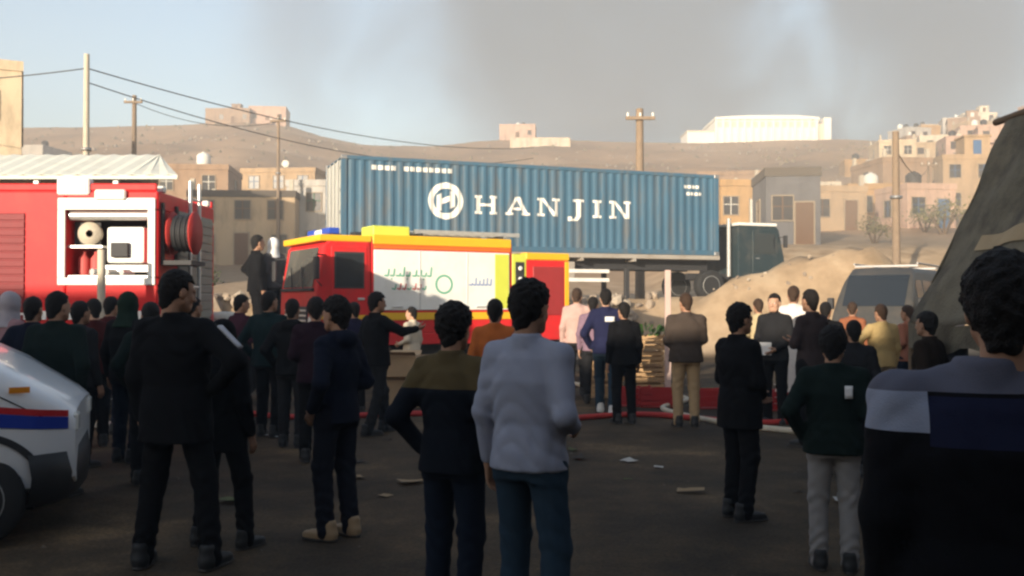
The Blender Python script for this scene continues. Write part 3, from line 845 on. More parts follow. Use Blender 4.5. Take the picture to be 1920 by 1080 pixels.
M_vanwhite = mat('van_white', (0.74, 0.75, 0.76), 0.28, 0.04, 3, coat=0.4, dirt=(0.5, 0.47, 0.42), dirt_amt=0.25)
M_strred = mat('stripe_red', (0.50, 0.025, 0.03), 0.35, 0.05)
M_strblue = mat('stripe_blue', (0.018, 0.045, 0.32), 0.35, 0.05)
def build_white_van():
    t = thing('police_van', 'white van with red and blue side stripes, seen at its sloping bonnet', 'van', (-3.24, 7.22, 0), R(20))
    st = [(0.02, 0.36, 0.86, 0.70), (-0.06, 0.33, 0.93, 0.76), (-0.2, 0.32, 1.02, 0.86), (-0.45, 0.32, 1.17, 0.92), (-0.85, 0.32, 1.36, 0.95), (-1.15, 0.32, 1.58, 0.96), (-1.75, 0.32, 2.02, 0.96), (-2.1, 0.32, 2.12, 0.96), (-4.6, 0.32, 2.12, 0.96), (-4.9, 0.36, 2.05, 0.93)]
    wh = [(-0.57, -0.82), (-0.57, 0.82), (-3.75, -0.82), (-3.75, 0.82)]
    zb, zt, hw, sp, tp = loft_vehicle(t, st, M_vanwhite, wh, 0.31, 1.15)
    for s in (-1, 1):
        sp('stripe', -0.02, -4.6, lambda x: 0.815 + 0.12 * min(1, -x / 0.9) + 0.002, lambda x: 0.86 + 0.12 * min(1, -x / 0.9), M_strred, s, 0.006, nx=110)
        sp('stripe', -0.02, -4.6, lambda x: 0.735 + 0.10 * min(1, -x / 0.9), lambda x: 0.815 + 0.12 * min(1, -x / 0.9), M_strblue, s, 0.006, nx=110)
        sp('sill', -1.05, -3.3, 0.335, 0.52, M_dark, s, 0.012)
        sp('side_window', -1.35, -2.15, 1.32, lambda x: min(1.9, zt(x) - 0.16), M_darkglass, s)
        sp('side_window', -2.35, -3.4, 1.32, 1.9, M_darkglass, s)
        sp('side_window', -3.55, -4.5, 1.32, 1.9, M_darkglass, s)
        MB().box((-0.02, s * 0.58 - 0.1, 0.70), (0.035, s * 0.58 + 0.1, 0.84), M_lamp, 0.02).build('headlight', t)
        MB().box((-1.3, s * 0.98 - 0.02, 1.2), (-1.1, s * 1.12, 1.42), M_dark, 0.03).build('mirror', t)
        MB().box((-2.16, s * 0.958 - 0.012, 1.1), (-2.0, s * 0.958 + 0.028, 1.14), M_dark, 0.008).build('door_handle', t)
    for s in (-1, 1):
        sp('panel_gap', -0.16, -1.0, lambda x: zt(x) - 0.172, lambda x: zt(x) - 0.162, M_dark, s, 0.004, nx=30, nz=1)
        sp('panel_gap', -1.03, -1.04, 0.55, 1.3, M_dark, s, 0.004, nx=1, nz=8)
        sp('side_indicator', -0.24, -0.36, 1.0, 1.04, M_amber, s, 0.012)
        sp('arch_trim', -0.14, -1.0, lambda x: 0.31 + math.sqrt(max(0, 0.405 ** 2 - (x + 0.57) ** 2)), lambda x: 0.31 + math.sqrt(max(0, 0.45 ** 2 - (x + 0.57) ** 2)), M_dark, s, 0.012, nx=30, nz=1)
    tp('windscreen', -0.98, -1.7, 0.74, M_darkglass)
    # black bumper wraps the nose, as a lofted band
    v, f = [], []
    path = [(-0.24, -0.895), (-0.15, -0.85), (-0.02, -0.74), (0.03, -0.45), (0.05, 0), (0.03, 0.45), (-0.02, 0.74), (-0.15, 0.85), (-0.24, 0.895)]
    for x, y in path:
        v += [(x - 0.06, y * 0.96, 0.24), (x, y, 0.28), (x + 0.015, y * 1.01, 0.44), (x - 0.01, y, 0.585), (x - 0.1, y * 0.9, 0.60)]
    for i in range(len(path) - 1):
        for k in range(4):
            f.append((i * 5 + k, (i + 1) * 5 + k, (i + 1) * 5 + k + 1, i * 5 + k + 1))
    MB().add(v, f, mat('bumper_black', (0.02, 0.02, 0.021), 0.55, 0.1), True).build('front_bumper', t)
    MB().box((-4.98, -0.9, 0.34), (-4.86, 0.9, 0.6), MATS['bumper_black'], 0.03).build('rear_bumper', t)
    MB().box((-1.9, -0.5, 2.14), (-1.65, 0.5, 2.2), M_dark, 0.01).box((-1.9, -0.52, 2.2), (-1.65, -0.05, 2.3), M_bluelamp, 0.03).box((-1.9, 0.05, 2.2), (-1.65, 0.52, 2.3), M_strred, 0.03).build('light_bar', t)
build_white_van()

def build_minibus():
    M_olive = mat('minibus_paint', (0.055, 0.054, 0.05), 0.5, 0.08, 3, dirt=(0.11, 0.09, 0.07), dirt_amt=0.5)
    t = thing('minibus', 'dusty dark grey minibus parked behind the crowd beside the sand heap', 'minibus', (7.75, 20.9, 0), R(-124))
    st = [(0.0, 0.42, 1.0, 0.76), (-0.1, 0.36, 1.18, 0.82), (-0.3, 0.34, 1.35, 0.86), (-0.95, 0.34, 2.12, 0.87), (-1.3, 0.34, 2.36, 0.87), (-4.3, 0.34, 2.38, 0.87), (-4.6, 0.38, 2.28, 0.85)]
    wh = [(-0.85, -0.74), (-0.85, 0.74), (-3.6, -0.74), (-3.6, 0.74)]
    zb, zt, hw, sp, tp = loft_vehicle(t, st, M_olive, wh, 0.32, 1.2, 0.2)
    tp('windscreen', -0.40, -1.02, 0.66, M_darkglass)
    for s in (-1, 1):
        for x0, x1 in ((-1.0, -1.7), (-1.85, -2.75), (-2.9, -3.6), (-3.7, -4.35)):
            sp('side_window', x0, x1, 1.42, lambda x: min(2.08, zt(x) - 0.2), M_darkglass, s)
        MB().lathe([(0.10, 0), (0.10, 0.03), (0.001, 0.04)], M_lamp, 16, 'X', (-0.02, s * 0.58, 0.86)).build('headlight', t)
        MB().box((-0.75, s * 0.9 - 0.02, 1.42), (-0.62, s * 1.06, 1.68), M_dark, 0.02).build('mirror', t)
    MB().box((-0.12, -0.84, 0.36), (0.1, 0.84, 0.6), M_dark, 0.04).build('front_bumper', t)
    MB().box((-0.005, -0.38, 0.76), (0.03, 0.38, 0.94), M_dark, 0.01).build('grille', t)
    MB().tube((-1.6, -0.7, 2.47), (-4.2, -0.7, 2.47), 0.02, M_steel).tube((-1.6, 0.7, 2.47), (-4.2, 0.7, 2.47), 0.02, M_steel).box((-1.7, -0.7, 2.4), (-1.66, 0.7, 2.44), M_steel).box((-4.1, -0.7, 2.4), (-4.06, 0.7, 2.44), M_steel).build('roof_rack', t)
build_minibus()

# ------------------------------------------------------------------ canvas tent at the right
def build_tent():
    M_canvas = mat('tent_canvas', (0.150, 0.130, 0.092), 0.95, 0.45, 4.5, 0.7, 45, dirt=(0.06, 0.05, 0.038), dirt_amt=0.85, dirt_scale=2.2)
    M_band = mat('tent_band_tan', (0.36, 0.27, 0.16), 0.95, 0.15, 6, 0.4, 70)
    M_wood = mat('pole_wood', (0.16, 0.11, 0.07), 0.85, 0.2, 12)
    t = thing('canvas_tent', 'dark canvas ridge tent with a tan band, over the right edge of the square', 'tent', (0, 0, 0))
    y0, y1 = 4.6, 9.45
    xb, xr, zb_, zr = 3.9, 4.9, 1.42, 3.42
    def slope(sgn, band=False):
        mb = MB(); nx, ny = 22, 60
        v, f = [], []
        a0, a1 = (0.34, 0.41) if band else (0, 1)
        for i in range(ny + 1):
            y = y0 + ((8.8 if band else y1) - y0) * i / ny
            for k in range(nx + 1):
                s = a0 + (a1 - a0) * k / nx
                sag = -0.07 * math.sin(math.pi * s) * (0.6 + 0.4 * math.sin(y * 2.9)) + 0.03 * math.sin(y * 7 + s * 5) + 0.022 * math.sin(s * 17 + y * 4) + 0.05 * abs(math.sin(y * 2.6)) * s * (1 - s) * 2
                x = xb + (xr - xb) * s - sag * 0.4 + (-0.012 if band else 0)
                z = zb_ + (zr - zb_) * s + sag * 0.35 - 0.05 * math.sin(y * 1.6) * (1 - s) + (0.006 if band else 0)
                if sgn > 0: x = 2 * xr - x
                v.append((x, y, z))
        for i in range(ny):
            for k in range(nx):
                f.append((i * (nx + 1) + k, i * (nx + 1) + k + 1, (i + 1) * (nx + 1) + k + 1, (i + 1) * (nx + 1) + k))
        mb.add(v, f, M_band if band else M_canvas, True)
        return mb
    a = slope(-1).build('canvas_slope', t)
    md = a.modifiers.new('s', 'SOLIDIFY'); md.thickness = 0.012
    slope(-1, True).build('canvas_band', t)
    b = slope(1).build('canvas_slope', t)
    md = b.modifiers.new('s', 'SOLIDIFY'); md.thickness = 0.012
    # valance hanging from the eaves
    for sx in (xb, 2 * xr - xb):
        v, f = [], []
        for i in range(31):
            y = y0 + (y1 - y0) * i / 30
            z = zb_ - 0.05 * math.sin(y * 1.6)
            v += [(sx, y, z), (sx - 0.02 * math.sin(y * 7), y, z - 0.22 - 0.03 * math.cos(y * 8))]
        for i in range(30): f.append((2 * i, 2 * i + 1, 2 * i + 3, 2 * i + 2))
        MB().add(v, f, M_canvas, True).build('valance', t)
    # gable cloths
    for y in (y0 + 0.02, y1 - 0.02):
        MB().prism([(xb + 0.05, zb_ + 0.02), (2 * xr - xb - 0.05, zb_ + 0.02), (xr, zr - 0.06)], y - 0.006, y + 0.006, M_canvas).build('gable', t)
    MB().tube((xr, y0 - 0.2, zr - 0.01), (xr, y1 + 0.25, zr - 0.01), 0.035, M_wood).build('ridge_pole', t)
    for y in (y0, (y0 + y1) / 2, y1):
        for sx in (xb + 0.03, 2 * xr - xb - 0.03):
            MB().tube((sx, y, -0.05), (sx, y, zb_ - 0.02), 0.03, M_wood).build('pole', t)
    for y in (y0, y1):
        MB().tube((xr, y, -0.05), (xr, y, zr), 0.035, M_wood).build('pole', t)
    for y in (y0 + 0.3, y1 - 0.3):
        MB().tube((2 * xr - xb, y, zb_), (2 * xr - xb + 1.0, y, 0.0), 0.008, M_hose, n=5).build('guy_rope', t)
build_tent()

# ------------------------------------------------------------------ poles and cables
M_pole = mat('pole_timber', (0.23, 0.17, 0.12), 0.9, 0.2, 5)
M_conc = mat('pole_concrete', (0.46, 0.41, 0.33), 0.85, 0.1, 5)
def pole(px, Y, top_py, r, label, m, arm=0.0, extras=True):
    x = at(px, Y); zt_ = zat(top_py, Y); z0 = g(x, Y) - 0.3
    t = thing('utility_pole', label, 'pole', (x, Y, z0))
    h = zt_ - z0
    MB().tube((0, 0, 0), (0, 0, h), r, m, r * 0.72, n=12).build('mast', t)
    if arm:
        MB().box((-arm, -0.05 - r, h - 0.45), (arm, 0.05 - r, h - 0.33), m, 0.01).build('crossarm', t)
        for k in (-0.85, 0, 0.85):
            MB().lathe([(0.03, 0), (0.05, 0.05), (0.03, 0.09), (0.05, 0.13), (0.001, 0.16)], M_white, 10, 'Z', (arm * k, -r, h - 0.33)).build('insulator', t)
    if extras:
        MB().lathe([(r + 0.05, 0), (r + 0.05, 0.1)], M_steel, 12, 'Z', (0, 0, h * 0.62)).build('band', t)
    return Vector((x, Y, zt_))
P1 = pole(160, 34, 100, 0.13, 'tall pale concrete pole behind the fire truck with the open locker', M_conc, 0.0)
P2 = pole(250, 52, 178, 0.16, 'dark timber pole behind the pale roofed shed', M_pole, 0.5)
P3 = pole(521, 60, 215, 0.12, 'thin timber pole between the shed and the blue container', M_pole, 0.5)
P4 = pole(1200, 36, 203, 0.19, 'stout dark pole standing behind the blue container', M_pole, 0.55)
P5 = pole(1681, 33, 246, 0.15, 'brown timber pole rising behind the minibus', M_pole, 0.0)
P6 = pole(1742, 70, 300, 0.12, 'slim pole among the hillside houses beside the brown pole', M_pole, 0.6)
M_wire = mat('cable_black', (0.06, 0.06, 0.06), 0.7, 0.05)
def cable(a, b, sag, r, label):
    pts = []
    for i in range(25):
        u = i / 24
        p = a.lerp(b, u); p.z -= sag * 4 * u * (1 - u); pts.append(p)
    o = MB().path(pts, r, M_wire, 5).build('power_cable')
    tag(o, label, 'cable', None)
off = Vector((at(-700, 34), 34, zat(120, 34)))
cable(Vector(P1) - Vector((0, 0, 0.5)), off, 0.6, 0.022, 'overhead cable running from the pale concrete pole past the cream block')
far = Vector((at(1000, 72), 72, zat(276, 72)))
cable(Vector(P1) - Vector((0, 0, 0.5)), far, 1.0, 0.024, 'upper overhead cable falling from the pale concrete pole past the container')
cable(Vector(P1) - Vector((0, 0, 1.0)), far - Vector((0, 0, 0.8)), 1.4, 0.022, 'lower overhead cable falling from the pale concrete pole past the container')
cable(Vector(P2) - Vector((0, 0, 0.4)), Vector(P3) - Vector((0, 0, 0.4)), 0.7, 0.02, 'overhead cable between the two dark timber poles')
cable(Vector(P5) - Vector((0, 0, 0.6)), Vector(P6) - Vector((0, 0, 0.5)), 0.8, 0.02, 'overhead cable between the brown pole and the slim hillside pole')

# ------------------------------------------------------------------ houses
HCOL = {
 'tan': (0.40, 0.285, 0.18), 'sand coloured': (0.45, 0.335, 0.215), 'cream': (0.58, 0.47, 0.33), 'ochre': (0.42, 0.26, 0.12),
 'pinkish': (0.50, 0.34, 0.26), 'shaded grey': (0.13, 0.13, 0.14), 'pale grey': (0.45, 0.42, 0.38), 'off white': (0.60, 0.52, 0.41), 'brown': (0.30, 0.205, 0.14),
}
def hmat(c):
    return mat('plaster_' + c.replace(' ', '_'), HCOL[c], 0.92, 0.18, 0.8, 0.4, 9, dirt=tuple(q * 0.5 for q in HCOL[c]), dirt_amt=0.8, dirt_scale=1.0, dirt_vec=(0.9, 0.9, 0.35))
M_hglass = mat('house_window_dark', (0.035, 0.035, 0.038), 0.3, 0.2, 2)
M_shutter = {'brown': mat('shutter_brown', (0.14, 0.075, 0.04), 0.7), 'green': mat('shutter_green', (0.05, 0.13, 0.08), 0.7), 'blue': mat('shutter_blue', (0.06, 0.13, 0.25), 0.7), 'white': mat('shutter_white', (0.6, 0.58, 0.52), 0.7)}
M_tankw = mat('tank_white', (0.68, 0.67, 0.62), 0.6); M_tankb = mat('tank_black', (0.03, 0.03, 0.03), 0.6)
WIN_CACHE = {}
def window_mesh(w, h, sh):
    k = (round(w, 2), round(h, 2), sh)
    if k not in WIN_CACHE:
        mb = MB()
        f = 0.06
        m = M_shutter[sh]
        mb.box((-w / 2 - f, -0.07, -f), (w / 2 + f, 0.02, 0), M_frame).box((-w / 2 - f, -0.07, h), (w / 2 + f, 0.02, h + f), M_frame)
        mb.box((-w / 2 - f, -0.07, 0), (-w / 2, 0.02, h), M_frame).box((w / 2, -0.07, 0), (w / 2 + f, 0.02, h), M_frame)
        mb.box((-w / 2, -0.012, 0), (w / 2, 0.018, h), M_hglass)
        mb.box((-0.03, -0.04, 0), (0.03, -0.01, h), m).box((-w / 2, -0.04, h * 0.55), (-0.03, -0.01, h * 0.55 + 0.05), m).box((0.03, -0.04, h * 0.55), (w / 2, -0.01, h * 0.55 + 0.05), m)
        WIN_CACHE[k] = mb.mesh('window')
    return WIN_CACHE[k]
def house(x, y, w, d, h, rz, colour, storeys, feature, shutter, label, group=None, name='house', zbase=None, nwin=None, roofmat=None):
    r_ = random.Random(int(x * 31 + y * 17))
    c, s = math.cos(rz), math.sin(rz)
    zs = [g(x + c * a - s * b, y + s * a + c * b) for a in (-w / 2, w / 2) for b in (0, d)]
    z0 = min(zs) - 0.4 if zbase is None else zbase
    zl = (zs[0] + zs[2]) / 2 if zbase is None else zbase
    base = max(0.0, zl - z0)
    t = thing(name, label, 'building' if name != 'house' else 'house', (x, y, z0), rz, group)
    H = h + base
    hm = hmat(colour)
    MB().box((-w / 2, 0, 0), (w / 2, d, H), hm).build('wall', t)
    pr = MB()
    for a, b in (((-w / 2 - 0.06, -0.06), (w / 2 + 0.06, 0.16)), ((-w / 2 - 0.06, d - 0.16), (w / 2 + 0.06, d + 0.06)), ((-w / 2 - 0.06, 0.16), (-w / 2 + 0.16, d - 0.16)), ((w / 2 - 0.16, 0.16), (w / 2 + 0.06, d - 0.16))):
        pr.box((a[0], a[1], H + 0.002), (b[0], b[1], H + 0.42), roofmat or hm)
    pr.build('parapet', t)
    sh = h / storeys
    n = nwin or max(1, int(w / 2.3))
    wm = window_mesh(0.95, 1.15, shutter)
    for fl in range(storeys):
        zz = base + fl * sh + sh * 0.36
        for k in range(n):
            xx = -w / 2 + w * (k + 0.5) / n + r_.uniform(-0.15, 0.15)
            if fl == 0 and k == n // 2:
                dm = MB().box((xx - 0.5, -0.06, base), (xx + 0.5, 0.02, base + 2.1), M_frame).box((xx - 0.42, -0.075, base + 0.02), (xx + 0.42, -0.05, base + 2.02), M_shutter[shutter]).build('door', t)
                continue
            if r_.random() < 0.12: continue
            share('window', wm, t, (xx, 0, zz))
        nd = max(1, int(d / 3.2))
        for k in range(nd):
            if r_.random() < 0.2: continue
            yy = d * (k + 0.5) / nd
            share('window', wm, t, (-w / 2, yy, zz), (0, 0, -math.pi / 2))
            share('window', wm, t, (w / 2, yy, zz), (0, 0, math.pi / 2))
    tx, ty = r_.uniform(-w / 3, w / 3), r_.uniform(d * 0.3, d * 0.7)
    def tank(m, xx, yy):
        MB().lathe([(0.5, 0), (0.55, 0.1), (0.55, 0.9), (0.35, 1.1), (0.15, 1.15), (0.15, 1.22), (0.001, 1.22)], m, 16, 'Z', (xx, yy, H + 0.45)).box((xx - 0.5, yy - 0.5, H), (xx + 0.5, yy + 0.5, H + 0.45), M_steel).build('water_tank', t)
    if feature == 'a white water tank': tank(M_tankw, tx, ty)
    elif feature == 'a black water tank': tank(M_tankb, tx, ty)
    elif feature == 'two water tanks': tank(M_tankw, tx, ty); tank(M_tankb, tx + (1.4 if tx < 0 else -1.4), ty)
    elif feature == 'a roof hut':
        q = min(2.2, w * 0.35)
        MB().box((tx - q / 2, ty - 1.1, H), (tx + q / 2, ty + 1.1, H + 2.2), hm).box((tx - q / 2 - 0.12, ty - 1.22, H + 2.2), (tx + q / 2 + 0.12, ty + 1.22, H + 2.36), hm).box((tx - 0.35, ty - 1.14, H + 0.1), (tx + 0.35, ty - 1.08, H + 1.9), M_shutter[shutter]).build('roof_hut', t)
    elif feature == 'a satellite dish':
        MB().tube((tx, ty, H), (tx, ty, H + 1.1), 0.04, M_steel, n=6).lathe([(0.001, 0), (0.15, -0.015), (0.27, -0.06), (0.36, -0.12), (0.36, -0.135), (0.001, -0.015)], M_tankw, 16, 'Y', (tx, ty, H + 1.3)).build('satellite_dish', t)
    elif feature == 'bare column stubs':
        for a in (-1, 1):
            for b in (0.15, d - 0.3):
                MB().box((a * (w / 2 - 0.25) - 0.13, b, H + 0.42), (a * (w / 2 - 0.25) + 0.13, b + 0.26, H + 1.15), M_conc).build('column_stub', t)
    elif feature == 'a balcony':
        MB().box((-1.3, -1.0, base + sh * (storeys - 1)), (1.3, 0, base + sh * (storeys - 1) + 0.14), hm).box((-1.3, -1.0, base + sh * (storeys - 1) + 0.14), (1.3, -0.92, base + sh * (storeys - 1) + 0.95), hm).box((-1.3, -0.92, base + sh * (storeys - 1) + 0.14), (-1.22, 0, base + sh * (storeys - 1) + 0.95), hm).box((1.22, -0.92, base + sh * (storeys - 1) + 0.14), (1.3, 0, base + sh * (storeys - 1) + 0.95), hm).build('balcony', t)
    return t

# cream block by the left edge
xr = at(38, 40)
house(xr - 5.0 * math.cos(R(27)), 40 - 5.0 * math.sin(R(27)), 10.0, 9, 9.6, R(27), 'cream', 3, 'a roof hut', 'brown', 'cream three storey block behind the shed, sunlit beside the pale concrete pole', name='apartment_block', zbase=1.6, nwin=4)
# near houses between the trucks, in front of the container's end
house(at(452, 60), 60, 6.6, 6, 4.3, R(4), 'sand coloured', 2, 'bare column stubs', 'brown', 'sand coloured house with a dark flat roof edge, seen between the two fire trucks', roofmat=mat('roof_edge_dark', (0.10, 0.085, 0.07), 0.9), nwin=3)
house(at(585, 62), 62, 3.4, 6, 5.0, R(-3), 'pale grey', 2, 'none', 'green', 'narrow pale grey house close to the door end of the blue container', nwin=1)
house(at(352, 74), 74, 6.0, 6, 5.0, R(6), 'brown', 2, 'a white water tank', 'white', 'brown house with a white roof tank behind the tail of the fire truck')
house(at(520, 88), 88, 7.0, 6, 4.6, R(-5), 'tan', 2, 'a satellite dish', 'blue', 'tan house with a roof dish on the slope beside the thin timber pole')
# house at the right, its shaded look put into a dark grey wall colour
house(at(1488, 46), 46, 2.55, 4.5, 3.3, R(-6), 'shaded grey', 1, 'none', 'brown', 'small shaded grey house with a dark roof edge beyond the sand heap', roofmat=mat('roof_edge_dark', (0.1, 0.085, 0.07)), nwin=2)
house(at(1398, 62), 62, 3.2, 4.5, 2.9, R(3), 'ochre', 1, 'none', 'white', 'ochre house right behind the lorry cab', nwin=2)
house(at(1572, 64), 64, 4.0, 5, 2.6, R(5), 'tan', 1, 'bare column stubs', 'brown', 'low tan house with column stubs beside the small grey house', nwin=2)
house(at(1650, 70), 70, 4.4, 5, 2.6, R(-4), 'ochre', 1, 'a white water tank', 'green', 'low ochre house behind the brown timber pole, white tank on its roof', nwin=2)
house(at(1748, 66), 66, 3.6, 5, 2.7, R(8), 'pinkish', 1, 'a black water tank', 'blue', 'pinkish house with a black roof tank low on the slope beside the tent', nwin=2)

# houses up the hillside, every one with its own look
feats = ['a white water tank', 'a black water tank', 'a roof hut', 'a satellite dish', 'bare column stubs', 'a balcony', 'two water tanks']
cols = ['tan', 'sand coloured', 'cream', 'ochre', 'pinkish', 'pale grey', 'off white', 'brown']
combos = [(c, f, s) for s in (2, 1) for c in cols for f in feats]
random.Random(5).shuffle(combos)
placed = []
hr = random.Random(21)
tries = 0
while len(placed) < 52 and tries < 3000:
    tries += 1
    u = hr.random()
    Y = 78 + 140 * hr.random() ** 1.1
    lo, hi = (1345, 1960)
    px = hr.uniform(lo, hi)
    # keep the upper slope below the hall bare
    if (1300 < px < 1720 and Y > 150) or (1250 < px < 1620 and Y > 105): continue
    X = at(px, Y)
    w = hr.uniform(4.0, 7.0)
    if any(abs(X - a) < (w + b) * 0.52 and abs(Y - c) < 8.0 for a, c, b in placed): continue
    placed.append((X, Y, w))
placed.sort(key=lambda p: p[1])
for (X, Y, w), (c, f, s) in zip(placed, combos):
    d = hr.uniform(5, 7)
    shn = hr.choice(list(M_shutter))
    pxx = 960 + F_PX * X / Y
    zone = 'above the tent' if pxx > 1760 else ('behind the brown pole' if pxx > 1600 else ('beyond the sand heap' if pxx > 1340 else 'high on the bare slope above the container'))
    house(X, Y, w, d, 2.55 * s, R(hr.uniform(-22, 18)), c, s, f, shn, f'{c} {"two" if s == 2 else "one"} storey house with {f}, {zone}', 'houses on the hillside')

# buildings on the crests
def crest_house(px, Y, w, h, c, f, s, label, sh='brown'):
    house(at(px, Y), Y, w, 8, h, R(hr.uniform(-8, 8)), c, s, f, sh, label, 'buildings on the ridge')
crest_house(425, 236, 11, 3.6, 'brown', 'a roof hut', 1, 'wide brown house on the left ridge with a roof hut')
crest_house(500, 238, 9, 4.2, 'pinkish', 'a balcony', 1, 'pinkish house with a balcony on the left ridge')
crest_house(970, 240, 9, 3.6, 'pinkish', 'two water tanks', 1, 'pinkish house with two tanks on the ridge above the container')
crest_house(1840, 235, 8, 4.5, 'off white', 'a roof hut', 2, 'off white house with a roof hut on the right ridge')
crest_house(1760, 236, 8, 3.2, 'sand coloured', 'a black water tank', 1, 'sand coloured house with a black tank on the right ridge')
crest_house(50, 150, 5, 3.4, 'pale grey', 'a black water tank', 1, 'pale grey house on the left slope close to the cream block')

# long pale wall on the crest
x0, x1 = at(958, 222), at(1068, 222)
zz = max(g(x0, 222), g(x1, 222))
wall = thing('boundary_wall', 'long pale boundary wall on the ridge above the container', 'wall', ((x0 + x1) / 2, 222, zz - 1.0))
w = (x1 - x0) / 2
MB().box((-w, 0, 0), (w, 0.3, 3.0), hmat('off white')).build('panel', wall)
MB().box((-w - 0.05, -0.06, 3.0), (w + 0.05, 0.36, 3.15), hmat('cream')).build('coping', wall)
for k in range(7):
    xx = -w + 2 * w * k / 6
    MB().box((xx - 0.2, -0.12, 0), (xx + 0.2, -0.003, 2.99), hmat('cream')).build('pier', wall)

# the long white hall on the ridge
def build_hall():
    Y = 243
    x0, x1 = at(1342, Y), at(1560, Y)
    zb = min(g(x, Y) for x in np.linspace(x0, x1, 9)) - 0.5
    zt = zat(218, Y)
    M_h = mat('hall_white', (0.80, 0.76, 0.68), 0.7, 0.05, 0.5)
    M_bay = mat('hall_bay', (0.60, 0.52, 0.42), 0.8, 0.08, 0.6)
    t = thing('hall', 'long white hall with pilasters standing on the ridge', 'building', ((x0 + x1) / 2, Y, zb))
    w = (x1 - x0) / 2; h = zt - zb
    MB().box((-w + 0.3, 0.4, 0), (w - 3.2, 16, h - 0.4), M_h).build('wall', t)
    MB().prism([(-w, h - 0.7), (w - 3.0, h - 0.7), (w - 3.0, h - 0.1), (w * 0.4, h + 0.35), (-w * 0.4, h + 0.35), (-w, h - 0.1)], -0.2, 16.2, M_h).build('roof', t)
    n = 14
    for k in range(n + 1):
        xx = -w + 0.3 + (2 * w - 3.9) * k / n
        MB().box((xx - 0.28, 0.0, 0), (xx + 0.28, 0.4, h - 0.7), M_h).build('pilaster', t)
    for k in range(n):
        xx = -w + 0.3 + (2 * w - 3.9) * (k + 0.5) / n
        MB().box((xx - 0.55, 0.36, h - 2.6), (xx + 0.55, 0.44, h - 1.2), M_bay).build('window', t)
    MB().box((w - 1.8, 0, 0), (w, 14, h - 0.2), M_h).build('end_tower', t)
    MB().box((w - 3.2, 1.0, 0), (w - 1.8, 14, h - 1.6), M_bay).build('link', t)
    a0 = at(1290, Y) - (x0 + x1) / 2
    MB().box((a0, 0.5, 0), (-w, 10, h * 0.52), M_h).build('annex', t)
    MB().box((a0 - 0.2, 0.3, h * 0.52), (-w, 10.2, h * 0.52 + 0.35), M_bay).build('annex_roof', t)
build_hall()

# pale roofed shed behind the left fire truck
def build_shed():
    Y = 24.0
    xl, xrr = at(-420, Y), at(332, Y)
    zt, ze = zat(291, Y + 2.2), zat(328, Y)
    z0 = g(xrr, Y + 3) - 0.3
    M_roof = mat('shed_roof', (0.62, 0.62, 0.55), 0.6, 0.08, 1.5, dirt=(0.42, 0.40, 0.33), dirt_amt=0.5)
    t = thing('shed', 'long low shed with a pale sheet metal roof behind the fire truck', 'shed', (0, Y, 0))
    MB().box((xl, 0.9, z0 - 1.5), (at(290, Y + 4.0), 4.2, ze - 0.02), hmat('brown')).build('wall', t)
    n = int((xrr - xl) / 0.45)
    sh = MB()
    v, f = [], []
    for k in range(n * 2 + 1):
        x = xl + (xrr - xl) * k / (n * 2)
        zz = 0.035 * (k % 2)
        xq = min(x, at(298, Y + 2.2)); xb_ = min(x, at(296, Y + 4.4))
        v += [(x, 0, ze + zz), (xq, 2.2, zt + zz), (xb_, 4.4, ze + zz)]
    for k in range(n * 2):
        f += [(3 * k, 3 * k + 3, 3 * k + 4, 3 * k + 1), (3 * k + 1, 3 * k + 4, 3 * k + 5, 3 * k + 2)]
    sh.add(v, f, M_roof)
    o = sh.build('roof_sheets', t)
    md = o.modifiers.new('s', 'SOLIDIFY'); md.thickness = 0.02
    MB().box((xl, -0.03, ze - 0.10), (xrr, 0.02, ze - 0.012), M_roof).build('gutter', t)
    for k in range(5):
        xx = xrr - 1.6 - k * 2.0
        MB().box((xx - 0.06, 0.1, z0 - 1.5), (xx + 0.06, 0.22, ze - 0.1), M_steel).build('post', t)
        share('window', window_mesh(0.95, 1.15, 'white'), t, (xx + 1.0, 0.9, ze - 1.7))
build_shed()

